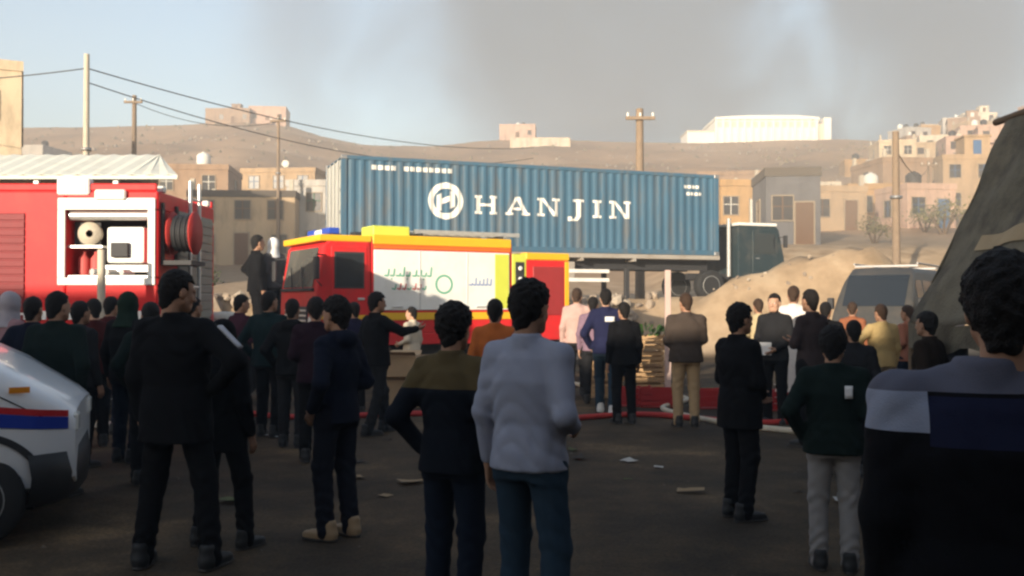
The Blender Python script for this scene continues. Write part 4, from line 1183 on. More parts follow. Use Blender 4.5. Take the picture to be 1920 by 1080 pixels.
# ------------------------------------------------------------------ people: signed distance shapes meshed by surface nets
class SDF:
    def __init__(s, lo, hi, h):
        s.lo = np.array(lo, float); s.h = h
        s.n = np.ceil((np.array(hi) - s.lo) / h).astype(int) + 1
        s.D = np.full(s.n, 1.0, np.float32)
    def _blk(s, lo, hi):
        a = np.clip(np.floor((np.array(lo) - s.lo) / s.h).astype(int), 0, s.n - 1)
        b = np.clip(np.ceil((np.array(hi) - s.lo) / s.h).astype(int) + 1, 1, s.n)
        b = np.maximum(b, a + 1)
        ax = [s.lo[i] + s.h * np.arange(a[i], b[i]) for i in range(3)]
        X, Y, Z = np.meshgrid(*ax, indexing='ij', sparse=True)
        return tuple(slice(a[i], b[i]) for i in range(3)), X, Y, Z
    def _put(s, sl, d, k, sub=False):
        o = s.D[sl]
        if sub:
            s.D[sl] = np.maximum(o, -d); return
        if k > 0:
            hh = np.clip(0.5 + 0.5 * (o - d) / k, 0, 1)
            s.D[sl] = o * (1 - hh) + d * hh - k * hh * (1 - hh)
        else:
            s.D[sl] = np.minimum(o, d)
    def cone(s, p, q, r1, r2, k=0.03, sub=False):
        p = np.array(p, float); q = np.array(q, float); m = max(r1, r2) + k + 3 * s.h
        sl, X, Y, Z = s._blk(np.minimum(p, q) - m, np.maximum(p, q) + m)
        d = q - p; L2 = max(1e-9, float(d @ d))
        t = np.clip(((X - p[0]) * d[0] + (Y - p[1]) * d[1] + (Z - p[2]) * d[2]) / L2, 0, 1)
        dist = np.sqrt((X - p[0] - t * d[0]) ** 2 + (Y - p[1] - t * d[1]) ** 2 + (Z - p[2] - t * d[2]) ** 2) - (r1 + (r2 - r1) * t)
        s._put(sl, dist, k, sub); return s
    def ell(s, c, r, k=0.02, sub=False):
        c = np.array(c, float); r = np.array(r, float); m = r + k + 3 * s.h
        sl, X, Y, Z = s._blk(c - m, c + m)
        k0 = np.sqrt(((X - c[0]) / r[0]) ** 2 + ((Y - c[1]) / r[1]) ** 2 + ((Z - c[2]) / r[2]) ** 2)
        k1 = np.sqrt(((X - c[0]) / r[0] ** 2) ** 2 + ((Y - c[1]) / r[1] ** 2) ** 2 + ((Z - c[2]) / r[2] ** 2) ** 2) + 1e-9
        s._put(sl, k0 * (k0 - 1) / k1, k, sub); return s
    def column(s, zs, a, b, cy=None, cx=None, k=0.03, p=2.3):
        """an upright body of elliptic section; zs ascending"""
        zs = np.array(zs, float); A = np.array(a, float); B = np.array(b, float)
        CY = np.zeros(len(zs)) if cy is None else np.array(cy, float)
        CX = np.zeros(len(zs)) if cx is None else np.array(cx, float)
        m = k + 3 * s.h
        sl, X, Y, Z = s._blk((CX.min() - A.max() - m, CY.min() - B.max() - m, zs[0] - m), (CX.max() + A.max() + m, CY.max() + B.max() + m, zs[-1] + m))
        ai = np.interp(Z, zs, A); bi = np.interp(Z, zs, B); ci = np.interp(Z, zs, CY); xi = np.interp(Z, zs, CX)
        d = ((np.abs((X - xi) / ai) ** p + np.abs((Y - ci) / bi) ** p) ** (1 / p) - 1) * np.minimum(ai, bi)
        d = np.maximum(d, np.abs(Z - (zs[0] + zs[-1]) / 2) - (zs[-1] - zs[0]) / 2)
        s._put(sl, d, k); return s
    def wrinkle(s, amp, seed, f=1.0, zdir=1.0):
        r = np.random.default_rng(seed)
        sl, X, Y, Z = s._blk(s.lo, s.lo + s.h * s.n)
        ph = r.uniform(0, 6.28, 8)
        wx = 0.035 * np.sin(Z * 13 * f + ph[0]) + 0.02 * np.sin(Y * 23 + ph[1])
        wz = 0.04 * np.sin(X * 15 * f + ph[2]) + 0.03 * np.sin(Y * 17 + ph[3])
        rg = lambda q: 1.0 - 2.0 * np.abs(np.sin(q * 0.5)) ** 0.7
        w = rg((Z + 1.6 * wz) * 58 * f * zdir + ph[4]) * (0.5 + 0.5 * np.sin(Z * 9 + X * 6 + ph[5])) + 0.75 * rg((X + 1.5 * wx) * 44 * f + Z * 17 + ph[6]) * (0.5 + 0.5 * np.sin(Z * 7 - X * 9 + ph[1])) + 0.6 * rg((Y + X) * 50 * f + Z * 33 + ph[7]) * (0.5 + 0.5 * np.sin(Z * 11 + Y * 12 + ph[2]))
        s.D += (amp * w / 1.6).astype(np.float32)
        return s
    def cutz(s, z, above=False):
        sl, X, Y, Z = s._blk(s.lo, s.lo + s.h * s.n)
        s.D = np.maximum(s.D, (Z - z) if above else (z - Z)).astype(np.float32); return s
    def func(s, fn):
        sl, X, Y, Z = s._blk(s.lo, s.lo + s.h * s.n)
        s.D = fn(s.D, X, Y, Z).astype(np.float32); return s
    def mesh(s):
        D = np.pad(s.D, 1, constant_values=1.0)
        I = D < 0
        n = np.array(D.shape)
        c = np.zeros(n - 1, np.int8)
        for i in (0, 1):
            for j in (0, 1):
                for k in (0, 1):
                    c += I[i:n[0] - 1 + i, j:n[1] - 1 + j, k:n[2] - 1 + k]
        act = (c > 0) & (c < 8)
        idx = np.full(n - 1, -1, np.int64)
        cells = np.argwhere(act)
        idx[act] = np.arange(len(cells))
        acc = np.zeros((len(cells), 3)); cnt = np.zeros(len(cells))
        ci, cj, ck = cells.T
        corners = [(i, j, k) for i in (0, 1) for j in (0, 1) for k in (0, 1)]
        for a in corners:
            for ax in range(3):
                if a[ax]: continue
                b = list(a); b[ax] = 1
                da = D[ci + a[0], cj + a[1], ck + a[2]]; db = D[ci + b[0], cj + b[1], ck + b[2]]
                x = (da < 0) != (db < 0)
                t = np.where(x, da / np.where(x, da - db, 1), 0)
                pa = np.tile(np.array(a, float), (len(cells), 1)); pa[:, ax] += t
                acc[x] += pa[x]; cnt[x] += 1
        V = (cells + acc / np.maximum(cnt, 1)[:, None] - 1) * s.h + s.lo
        F = []
        for ax in range(3):
            o = [1, 1, 1]; 
            sl0 = [slice(1, -1)] * 3; sl1 = [slice(1, -1)] * 3
            sl0[ax] = slice(0, -1); sl1[ax] = slice(1, None)
            a = I[tuple(sl0)]; b = I[tuple(sl1)]
            off = np.array([1, 1, 1]); off[ax] = 0
            u, v = [(1, 2), (2, 0), (0, 1)][ax]
            for flip, msk in ((False, a & ~b), (True, ~a & b)):
                e = np.argwhere(msk) + off
                if not len(e): continue
                q = []
                for du, dv in ((-1, -1), (0, -1), (0, 0), (-1, 0)):
                    cc = e.copy(); cc[:, u] += du; cc[:, v] += dv
                    q.append(idx[cc[:, 0], cc[:, 1], cc[:, 2]])
                q = np.stack(q, 1)
                F.append(q[:, ::-1] if flip else q)
        return V, np.concatenate(F) if F else np.zeros((0, 4), int)

def np_mesh(name, parts, mats):
    """parts: list of (V,F,matindex)"""
    vs, fs, mi = [], [], []
    o = 0
    for V, F, k in parts:
        vs.append(V); fs.append(F + o); mi += [k] * len(F); o += len(V)
    V = np.concatenate(vs); F = np.concatenate(fs)
    me = bpy.data.meshes.new(name)
    me.vertices.add(len(V)); me.vertices.foreach_set('co', V.astype(np.float32).ravel())
    me.loops.add(F.size); me.loops.foreach_set('vertex_index', F.astype(np.int32).ravel())
    me.polygons.add(len(F)); me.polygons.foreach_set('loop_start', np.arange(0, F.size, 4, dtype=np.int32))
    me.polygons.foreach_set('loop_total', np.full(len(F), 4, np.int32))
    me.polygons.foreach_set('material_index', np.array(mi, np.int32))
    me.polygons.foreach_set('use_smooth', np.ones(len(F), bool))
    for m in mats: me.materials.append(m)
    me.update(calc_edges=True); me.validate()
    return me

def head_sdf(h):
    s = SDF((-0.11, -0.14, -0.24), (0.11, 0.15, 0.15), h)
    s.ell((0, -0.012, 0.03), (0.074, 0.095, 0.092), 0)
    s.ell((0, 0.028, -0.028), (0.060, 0.066, 0.088), 0.03)
    s.ell((0, 0.052, -0.092), (0.036, 0.034, 0.026), 0.03)
    for q in (-1, 1):
        s.ell((q * 0.038, 0.055, -0.035), (0.022, 0.024, 0.024), 0.02)
        s.cone((q * 0.052, 0.01, -0.06), (q * 0.032, 0.05, -0.095), 0.02, 0.018, 0.03)
        s.ell((q * 0.031, 0.098, -0.002), (0.017, 0.016, 0.012), 0, sub=True)
        s.ell((q * 0.031, 0.082, -0.002), (0.0125, 0.0125, 0.0105), 0.004)
        s.cone((q * 0.012, 0.088, 0.018), (q * 0.046, 0.078, 0.016), 0.010, 0.008, 0.015)
        s.ell((q * 0.076, -0.008, -0.012), (0.011, 0.022, 0.033), 0.008)
        s.ell((q * 0.011, 0.100, -0.042), (0.010, 0.011, 0.009), 0.008)
    s.cone((0, 0.090, 0.006), (0, 0.110, -0.036), 0.009, 0.013, 0.012)
    s.cone((-0.019, 0.084, -0.066), (0.019, 0.084, -0.066), 0.007, 0.007, 0.008)
    s.cone((-0.015, 0.083, -0.077), (0.015, 0.083, -0.077), 0.008, 0.008, 0.006)
    s.cone((0, -0.025, -0.05), (0, -0.035, -0.17), 0.052, 0.053, 0.03)
    return s.mesh()
def hair_sdf(h, seed, style):
    s = SDF((-0.12, -0.15, -0.16), (0.12, 0.13, 0.16), h)
    g_ = {'short': 0.011, 'full': 0.02, 'curly': 0.026}[style]
    s.ell((0, -0.014, 0.032), (0.074 + g_, 0.095 + g_, 0.092 + g_), 0)
    s.cone((0, -0.06, -0.02), (0, -0.065, -0.075), 0.052 + g_ * 0.4, 0.043, 0.03)
    r = np.random.default_rng(seed); ph = r.uniform(0, 6.28, 6)
    def fn(D, X, Y, Z):
        # hairline: keep behind a slanting plane in front, above the ears at the sides
        line = np.maximum(Y - 0.062 - 0.35 * (Z - 0.07), 0.055 - Z - 0.0 * X)
        face = np.minimum(0.050 - Z, Y + 0.010) if True else 0
        cutf = np.maximum(-(Z - 0.062 - 0.25 * np.maximum(0, -Y + 0.02)), Y - 0.02)
        # region removed: in front of y=0.02 and below z=0.062 (the face), and round the ears
        rem = np.minimum(Y - 0.022, 0.064 - Z)
        ear = 0.030 - np.sqrt((Y - 0.0) ** 2 + ((Z + 0.014) * 0.8) ** 2)
        D2 = np.maximum(D, rem)
        D2 = np.maximum(D2, ear + 0 * X)
        rough = np.sin(X * 95 + ph[0] + 2 * np.sin(Z * 40)) * np.sin(Y * 88 + ph[1]) * np.sin(Z * 92 + ph[2] + Y * 30)
        fine_ = np.sin(X * 260 + ph[3] + 3 * np.sin(Z * 70)) * np.sin(Y * 240 + ph[4] + 2 * np.sin(X * 60)) * np.sin(Z * 250 + ph[5])
        return D2 + rough * (0.0045 if style == 'short' else 0.008) + fine_ * 0.004
    s.func(fn)
    return s.mesh()
def hand_sdf(h, curl=0.5):
    """right hand hanging along -Z from the wrist, palm to -X, thumb to +Y"""
    s = SDF((-0.10, -0.075, -0.23), (0.05, 0.12, 0.04), h)
    s.cone((0, 0, 0.03), (0, 0, -0.02), 0.026, 0.025, 0.01)
    for y, w in ((-0.028, 0.014), (-0.010, 0.015), (0.009, 0.015), (0.027, 0.015)):
        s.cone((0, y * 0.55, -0.015), (0, y, -0.092), w, w * 0.85, 0.014)
    bases = [(-0.031, -0.088, 0.058), (-0.0105, -0.096, 0.072), (0.0105, -0.098, 0.078), (0.031, -0.093, 0.070)]
    for y, z, L in bases:
        p = np.array((0.0, y, z)); a = 0.25 * curl
        for seg, r0, r1 in ((0.42, 0.0092, 0.0085), (0.32, 0.0085, 0.0078), (0.26, 0.0078, 0.0066)):
            d = np.array((-math.sin(a), y * 0.9, -math.cos(a))); d /= np.linalg.norm(d)
            q = p + d * L * seg
            s.cone(p, q, r0, r1, 0.002); p = q; a += 0.75 * curl
    p = np.array((-0.006, 0.020, -0.028))
    for L, r0, r1, d in ((0.042, 0.014, 0.0115, (-0.35, 0.75, -0.6)), (0.032, 0.0105, 0.0095, (-0.35, 0.35, -0.87)), (0.027, 0.0095, 0.0075, (-0.4, 0.1, -0.9))):
        d = np.array(d); d /= np.linalg.norm(d); q = p + d * L
        s.cone(p, q, r0, r1, 0.006); p = q
    return s.mesh()
HEAD_FINE = head_sdf(0.0055)
HEAD_FAR = head_sdf(0.008)
HAND_FINE = hand_sdf(0.0042)
HAND_FAR = hand_sdf(0.006)

def shoe_mesh(m, sole):
    s = SDF((-0.07, -0.11, -0.01), (0.07, 0.22, 0.15), 0.0085)
    s.column([0.012, 0.04, 0.06], [0.046, 0.046, 0.042], [0.145, 0.143, 0.13], [0.055, 0.055, 0.05], k=0, p=2.6)
    s.cone((0, -0.04, 0.055), (0, 0.12, 0.038), 0.045, 0.036, 0.02)
    s.cone((0, -0.035, 0.06), (0, -0.035, 0.12), 0.046, 0.048, 0.03)
    V, F = s.mesh()
    s2 = SDF((-0.07, -0.12, -0.02), (0.07, 0.23, 0.05), 0.0085)
    s2.column([0.0, 0.022], [0.050, 0.050], [0.152, 0.152], [0.055, 0.055], k=0, p=2.6)
    V2, F2 = s2.mesh()
    return np_mesh('shoe', [(V, F, 0), (V2, F2, 1)], [m, sole])

ARMS = {
 'down': ((0.222, -0.035, 1.125), (0.232, 0.035, 0.878)),
 'bent': ((0.235, -0.075, 1.140), (0.175, 0.155, 1.060)),
 'akimbo': ((0.405, -0.10, 1.215), (0.215, 0.015, 1.035)),
 'pocket': ((0.295, -0.115, 1.145), (0.205, 0.045, 0.945)),
 'phone': ((0.265, 0.085, 1.160), (0.125, 0.215, 1.370)),
 'crossed': ((0.235, 0.035, 1.135), (-0.015, 0.185, 1.165)),
 'behind': ((0.245, -0.11, 1.150), (0.05, -0.185, 0.990)),
 'point': ((0.28, 0.19, 1.27), (0.25, 0.43, 1.30)),
 'front': ((0.225, 0.00, 1.130), (0.06, 0.185, 1.00)),
}
SKIN = mat('skin', (0.34, 0.185, 0.115), 0.55, 0.12, 14, 0.1, 90)
SKIN2 = mat('skin_light', (0.46, 0.27, 0.18), 0.55, 0.12, 14, 0.1, 90)
M_hair = mat('hair_black', (0.010, 0.008, 0.007), 0.75, 0.4, 40, 0.6, 160, spec=0.25)
M_hairb = mat('hair_brown', (0.045, 0.024, 0.013), 0.6, 0.4, 40, 0.6, 160)
M_eyew = mat('eye_white', (0.7, 0.68, 0.63), 0.3, 0.03); M_eyed = mat('eye_dark', (0.015, 0.01, 0.008), 0.2, 0.03)
M_sole = mat('shoe_sole', (0.05, 0.045, 0.04), 0.8, 0.1)
CLOTHM = {}
def cloth(name, c, var=0.14, weave=260):
    if max(c) < 0.12: c = tuple(q * 0.5 for q in c)
    return mat('cloth_' + name, c, 0.92, var, 9, 0.25, weave, spec=0.12)
SHOES = {}
def shoes(colname, c):
    if colname not in SHOES:
        SHOES[colname] = shoe_mesh(mat('shoe_' + colname, c, 0.6, 0.15, 20), M_sole)
    return SHOES[colname]

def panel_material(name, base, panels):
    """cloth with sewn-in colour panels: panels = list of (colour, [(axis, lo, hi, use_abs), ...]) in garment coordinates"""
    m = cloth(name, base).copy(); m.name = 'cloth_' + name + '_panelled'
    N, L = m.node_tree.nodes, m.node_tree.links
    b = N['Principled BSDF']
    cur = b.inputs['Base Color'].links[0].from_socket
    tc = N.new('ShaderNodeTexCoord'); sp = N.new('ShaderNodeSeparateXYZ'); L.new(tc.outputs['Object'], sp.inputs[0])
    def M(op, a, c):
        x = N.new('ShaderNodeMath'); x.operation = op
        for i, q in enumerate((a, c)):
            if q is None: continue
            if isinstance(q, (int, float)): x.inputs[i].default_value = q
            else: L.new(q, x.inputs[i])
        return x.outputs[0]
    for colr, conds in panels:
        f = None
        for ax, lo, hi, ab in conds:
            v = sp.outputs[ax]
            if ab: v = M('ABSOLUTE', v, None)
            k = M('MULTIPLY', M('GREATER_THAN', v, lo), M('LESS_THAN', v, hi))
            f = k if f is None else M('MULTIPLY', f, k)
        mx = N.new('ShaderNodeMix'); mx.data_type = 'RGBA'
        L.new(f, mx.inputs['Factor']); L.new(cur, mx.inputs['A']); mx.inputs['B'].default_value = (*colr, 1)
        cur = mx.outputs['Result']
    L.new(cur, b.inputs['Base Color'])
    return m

def frame(d, fwd):
    """matrix whose -Z follows d (the forearm) and whose +Y leans to fwd"""
    z = -np.array(d) / np.linalg.norm(d)
    y = np.array(fwd, float) - z * (np.array(fwd) @ z)
    if np.linalg.norm(y) < 1e-3: y = np.array((0, 0, 1.0)) - z * z[2]
    y /= np.linalg.norm(y); x = np.cross(y, z)
    return np.stack([x, y, z], 1)

PN = [0]
def person(px, Y, top, head, label, top_m, leg_m, arms=('down', 'down'), shoe='black', garment='jacket', legs='stand', hair='short', head_yaw=0, bulk=1.0, fine=None, zoff=None, skin=None, hairm=None, scarf=None, lean=0.0, head_tilt=0.0, height=None, hood=False, head_dx=0.0, extra_top=None, eyes=False, loose=1.0):
    """heading 0 faces away from the camera, positive turns to the right"""
    PN[0] += 1
    seed = PN[0]
    X = at(px, Y)
    z0 = g(X, Y) if zoff is None else zoff
    hgt = height or (zat(top, Y) - z0)
    sc = hgt / 1.755
    fine = (Y < 7.5) if fine is None else fine
    h = 0.0115 if fine else 0.017
    t = thing('person', label, 'person', (X, Y, z0), -R(head), scale=sc)
    skin = skin or SKIN
    hairm = hairm or M_hair
    rs = np.random.default_rng(seed)
    bulk = bulk * rs.uniform(0.95, 1.03); head_yaw = head_yaw + rs.uniform(-14, 14); head_tilt = head_tilt + rs.uniform(-2, 8)
    # ---- joints
    sh = {s: np.array((s * 0.168 * bulk, -0.015, 1.405)) for s in (-1, 1)}
    el, wr = {}, {}
    for s, a in zip((-1, 1), arms):
        e, w = ARMS[a]
        j = rs.uniform(-0.012, 0.012, 3)
        el[s] = np.array((s * e[0] * (0.5 + 0.5 * bulk), e[1], e[2])) + j
        wr[s] = np.array((s * w[0], w[1], w[2])) + j
    LEGS = {'stand': ((0.105, 0.02, 0.0), (0.105, -0.02, 0.0)), 'wide': ((0.20, 0.0, 0.0), (0.22, 0.02, 0.0)), 'walk': ((0.09, 0.20, 0.0), (0.10, -0.17, 0.0)), 'contra': ((0.10, 0.05, 0.0), (0.17, -0.06, 0.0))}
    hip, kn, an = {}, {}, {}
    for s, (fx, fy, fz) in zip((-1, 1), LEGS[legs]):
        hip[s] = np.array((s * 0.088, 0, 0.90))
        an[s] = np.array((s * fx, fy - 0.02, 0.095))
        kn[s] = (hip[s] + an[s]) / 2 + np.array((s * 0.008, 0.035 + abs(fy) * 0.2, 0.02))
    HC = np.array((head_dx, 0.015 + lean * 0.6, 1.625))
    # ---- body: one skin surface below the clothes, with head and hands
    s = SDF((-0.55, -0.35, 0.02), (0.55, 0.55, 1.55), 0.024)
    s.column([0.86, 0.98, 1.10, 1.28, 1.40, 1.47], [0.13, 0.135, 0.12, 0.13, 0.10, 0.05], [0.085, 0.09, 0.08, 0.09, 0.06, 0.05], [0, 0, 0, -0.005, -0.015, -0.02])
    for q in (-1, 1):
        s.cone(sh[q] - (q * 0.02, 0, 0.02), el[q], 0.038, 0.032); s.cone(el[q], wr[q], 0.035, 0.024)
        s.cone(hip[q], kn[q], 0.075, 0.05); s.cone(kn[q], an[q], 0.046, 0.034)
    V, F = s.mesh(); parts = [(V, F, 0)]
    HV, HF = HEAD_FINE if fine else HEAD_FAR
    ya = -R(head_yaw); ti = R(head_tilt)
    Rz = np.array(((math.cos(ya), -math.sin(ya), 0), (math.sin(ya), math.cos(ya), 0), (0, 0, 1)))
    Rx = np.array(((1, 0, 0), (0, math.cos(ti), math.sin(ti)), (0, -math.sin(ti), math.cos(ti))))
    HR = Rz @ Rx
    parts.append((HV @ HR.T + HC, HF, 0))
    GV, GF = HAND_FINE if fine else HAND_FAR
    for q in (-1, 1):
        d = wr[q] - el[q]
        Mx = frame(d, (0, 1, 0.25))
        vv = GV.copy(); ff = GF
        if q < 0: vv = vv * np.array((-1, 1, 1)); ff = GF[:, ::-1]
        parts.append((vv @ Mx.T + wr[q], ff, 0))
    b = bpy.data.objects.new('body', np_mesh('body', parts, [skin])); COL.objects.link(b); b.parent = t
    # ---- hair or scarf
    if scarf:
        s = SDF((-0.2, -0.2, -0.30), (0.2, 0.2, 0.17), h * 0.9)
        s.ell((0, -0.014, 0.03), (0.092, 0.113, 0.112), 0)
        s.column([-0.24, -0.18, -0.08, 0.0], [0.15, 0.115, 0.088, 0.088], [0.125, 0.105, 0.10, 0.10], [-0.02, -0.02, -0.01, -0.01], k=0.04)
        s.func(lambda D, X, Y, Z: np.maximum(D, 0.068 - np.sqrt((X) ** 2 + ((Z + 0.02) * 0.72) ** 2) - 10 * np.clip(0.03 - Y, 0, 1)))
        s.wrinkle(0.004, seed)
        V, F = s.mesh()
        hb = bpy.data.objects.new('headscarf', np_mesh('headscarf', [(V @ HR.T + HC, F, 0)], [scarf])); COL.objects.link(hb); hb.parent = t
    else:
        V, F = hair_sdf(0.0055 if fine else 0.01, seed, hair)
        hb = bpy.data.objects.new('hair', np_mesh('hair', [(V @ HR.T + HC, F, 0)], [hairm])); COL.objects.link(hb); hb.parent = t
    if eyes:
        for q in (-1, 1):
            c = HR @ np.array((q * 0.031, 0.0835, -0.002)) + HC
            e = MB()
            bm = bmesh.new(); bmesh.ops.create_uvsphere(bm, u_segments=10, v_segments=8, radius=0.0118); e.bm(bm, M_eyew, True)
            bm = bmesh.new(); bmesh.ops.create_uvsphere(bm, u_segments=8, v_segments=6, radius=0.006)
            dirv = HR @ np.array((0, 0.0075, 0))
            for vtx in bm.verts: vtx.co += Vector(dirv)
            e.bm(bm, M_eyed, True)
            e.build('eye', t, tuple(c))
    # ---- upper garment
    s = SDF((-0.60, -0.36, 0.0 if garment == 'robe' else 0.70), (0.60, 0.55, 1.56), h)
    B = bulk
    if garment == 'robe':
        s.column([0.06, 0.4, 0.85, 1.05, 1.28, 1.39, 1.46], [0.27, 0.235, 0.205 * B, 0.19 * B, 0.205 * B, 0.175 * B, 0.075], [0.20, 0.17, 0.15, 0.14, 0.14, 0.105, 0.07], [0, 0, 0, 0, -0.005, -0.015, -0.02], k=0.0)
        hem = 0.06
    else:
        hem = {'jacket': 0.84, 'shirt': 0.86, 'coat': 0.74, 'tucked': 0.95}[garment]
        fat = {'jacket': 1.06, 'shirt': 1.0, 'coat': 1.08, 'tucked': 1.0}[garment]
        s.column([hem, 0.95, 1.08, 1.28, 1.39, 1.46], [0.188 * B * fat, 0.180 * B * fat, 0.162 * B * fat, 0.180 * B * fat, 0.150 * B * fat, 0.072], [0.142 * fat, 0.138 * fat, 0.122 * fat, 0.135 * fat, 0.10 * fat, 0.068], [0, 0, 0.0, -0.008, -0.018, -0.022], k=0.0)
        if garment == 'jacket':   # ribbed hem
            s.column([hem - 0.015, hem + 0.045], [0.170 * B * fat] * 2, [0.128 * fat] * 2, k=0.01)
    w = 1.0 if garment in ('shirt', 'tucked') else 1.15
    for q in (-1, 1):
        s.cone(sh[q] + (0, 0, -0.012), el[q], 0.062 * w, 0.048 * w, 0.05)
        s.cone(el[q], wr[q] + (el[q] - wr[q]) * 0.06, 0.047 * w, 0.037 * w, 0.03)
        s.cone(np.array((q * 0.05, -0.025, 1.452)), sh[q] + (0, 0, 0.0), 0.040, 0.052, 0.04)
    s.wrinkle(0.0058 * loose, seed, 1.15)
    s.cutz(hem + 0.004)
    s.column([1.44, 1.505], [0.072, 0.068], [0.078, 0.074], [-0.028, -0.022], k=0.008)
    if hood:
        s.ell((0, -0.105, 1.445), (0.105, 0.055, 0.065), 0.03); s.cone((-0.085, -0.05, 1.47), (0.085, -0.05, 1.47), 0.035, 0.035, 0.03)
    V, F = s.mesh()
    nm = {'jacket': 'jacket', 'shirt': 'shirt', 'coat': 'coat', 'tucked': 'shirt', 'robe': 'robe'}[garment]
    ob = bpy.data.objects.new(nm, np_mesh(nm, [(V, F, 0)], [top_m])); COL.objects.link(ob); ob.parent = t
    # ---- trousers
    s = SDF((-0.40, -0.33, 0.0), (0.42, 0.42, 1.04), h)
    s.column([0.82, 0.90, 1.0], [0.165, 0.172, 0.160], [0.115, 0.125, 0.112], k=0.0)
    for q in (-1, 1):
        s.cone(hip[q], kn[q], 0.094, 0.073, 0.04); s.cone(kn[q], an[q] + (0, 0, -0.035), 0.072, 0.062, 0.03)
    s.func(lambda D, X, Y, Z: D + 0.0055 * np.sin(Z * 75 + 3 * np.sin(X * 30 + seed) + 2 * np.sin(Y * 25)) * np.exp(-((Z - 0.16) / 0.13) ** 2) + 0.004 * np.sin(Z * 60 + 4 * np.sin(X * 21 + seed)) * np.exp(-((Z - 0.52) / 0.1) ** 2))
    s.wrinkle(0.0048, seed + 50, 1.1)
    V, F = s.mesh()
    ob = bpy.data.objects.new('trousers', np_mesh('trousers', [(V, F, 0)], [leg_m])); COL.objects.link(ob); ob.parent = t
    for q in (-1, 1):
        share('shoe', shoe if not isinstance(shoe, str) else shoes(shoe, {'black': (0.02, 0.02, 0.02), 'brown': (0.09, 0.05, 0.03), 'white': (0.6, 0.6, 0.58), 'tan': (0.30, 0.21, 0.12)}[shoe]), t, (an[q][0], an[q][1], 0.0), (0, 0, -q * 0.18), (1, 1, 1))
    if extra_top: extra_top(t, el, wr, sh)
    return t

C = cloth
BLK = C('black', (0.012, 0.012, 0.014)); NAV = C('navy', (0.014, 0.019, 0.040)); DGRN = C('dark_green', (0.014, 0.028, 0.024)); CHAR = C('charcoal', (0.035, 0.035, 0.038))
JEAN = C('jeans', (0.042, 0.078, 0.119)); DJEAN = C('dark_jeans', (0.014, 0.022, 0.042)); TANP = C('tan', (0.36, 0.25, 0.14)); GRYP = C('grey_trousers', (0.25, 0.235, 0.225))

def stripe_on_arm(side, a, b, w, m, name='sleeve_stripe'):
    def fn(t, el, wr, sh):
        mb = MB()
        p = sh[side] + (el[side] - sh[side]) * a; q = sh[side] + (el[side] - sh[side]) * b
        d = (q - p); d = d / np.linalg.norm(d)
        o = np.cross(d, (0, 1, 0)); 
        out = np.array((side * 0.9, -0.35, 0.25)); out = out - d * (out @ d); out /= np.linalg.norm(out)
        tg = np.cross(d, out)
        v = []
        for i in range(7):
            c = p + (q - p) * i / 6
            for k in range(4):
                an_ = (k / 3 - 0.5) * w
                rr = 0.088 - 0.008 * i / 6
                v.append(tuple(c + rr * (out * math.cos(an_) + tg * math.sin(an_))))
        f = [(i * 4 + k, i * 4 + k + 1, (i + 1) * 4 + k + 1, (i + 1) * 4 + k) for i in range(6) for k in range(3)]
        mb.add(v, f, m, True)
        o = mb.build(name, t)
        md = o.modifiers.new('s', 'SOLIDIFY'); md.thickness = 0.012; md.offset = 0
    return fn
def back_patch(x, z, w, h, m, front=False):
    def fn(t, el, wr, sh):
        y = 0.155 if front else -0.165
        mb = MB(); v = []
        for i in range(5):
            for k in range(4):
                xx = x + w * (i / 4 - 0.5)
                v.append((xx, y + (1 if not front else -1) * 0.9 * xx * xx, z + h * (k / 3 - 0.5)))
        f = [(i * 4 + k, (i + 1) * 4 + k, (i + 1) * 4 + k + 1, i * 4 + k + 1) for i in range(4) for k in range(3)]
        mb.add(v, f, m, True); o = mb.build('badge', t)
        md = o.modifiers.new('s', 'SOLIDIFY'); md.thickness = 0.02; md.offset = 0
    return fn
WCL = C('white', (0.70, 0.69, 0.67)); 

# --- foreground
person(1838, 2.28, 476, 14, 'person from behind in a black jacket with pale shoulder panels beside the tent', panel_material('black_tracksuit', (0.010, 0.010, 0.013), [((0.25, 0.27, 0.34), [(2, 1.33, 1.9, False), (0, -0.9, -0.135, False)]), ((0.25, 0.27, 0.34), [(2, 1.33, 1.9, False), (0, 0.075, 0.9, False)]), ((0.012, 0.014, 0.035), [(2, 1.30, 1.415, False), (0, -0.135, 0.075, False)]), ((0.10, 0.10, 0.13), [(2, 1.425, 1.9, False), (0, -0.4, 0.4, False)])]), BLK, ('down', 'bent'), bulk=1.14, hair='full', head_dx=0.055)
person(992, 4.4, 526, 28, 'man in a loose pale grey shirt and blue jeans, seen from behind', C('pale_grey', (0.28, 0.295, 0.365)), JEAN, ('down', 'bent'), garment='shirt', legs='contra', head_yaw=12, hair='full', loose=1.1, bulk=1.04, shoe='brown')
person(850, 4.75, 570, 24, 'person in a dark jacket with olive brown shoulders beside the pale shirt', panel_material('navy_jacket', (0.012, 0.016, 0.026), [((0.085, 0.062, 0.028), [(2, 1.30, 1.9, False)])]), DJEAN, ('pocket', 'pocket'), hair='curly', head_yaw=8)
person(332, 5.8, 506, 8, 'person in black with white stripes on one sleeve, standing with hands on hips', BLK, BLK, ('down', 'akimbo'), legs='wide', garment='coat', head_yaw=35, extra_top=stripe_on_arm(1, 0.28, 0.92, 0.42, C('stripe_white', (0.42, 0.42, 0.45))), bulk=1.05, hair='short')
person(632, 6.5, 556, -55, 'slim person in a navy hooded top and light sandals', NAV, C('dark_trousers', (0.016, 0.018, 0.030)), ('pocket', 'bent'), shoe='tan', head_yaw=-10, hair='full', hood=True, bulk=0.84)
person(1386, 7.1, 569, 62, 'slim person in a long black coat and trousers facing the tent', BLK, BLK, ('front', 'front'), garment='coat', head_yaw=6, hair='full', eyes=True)
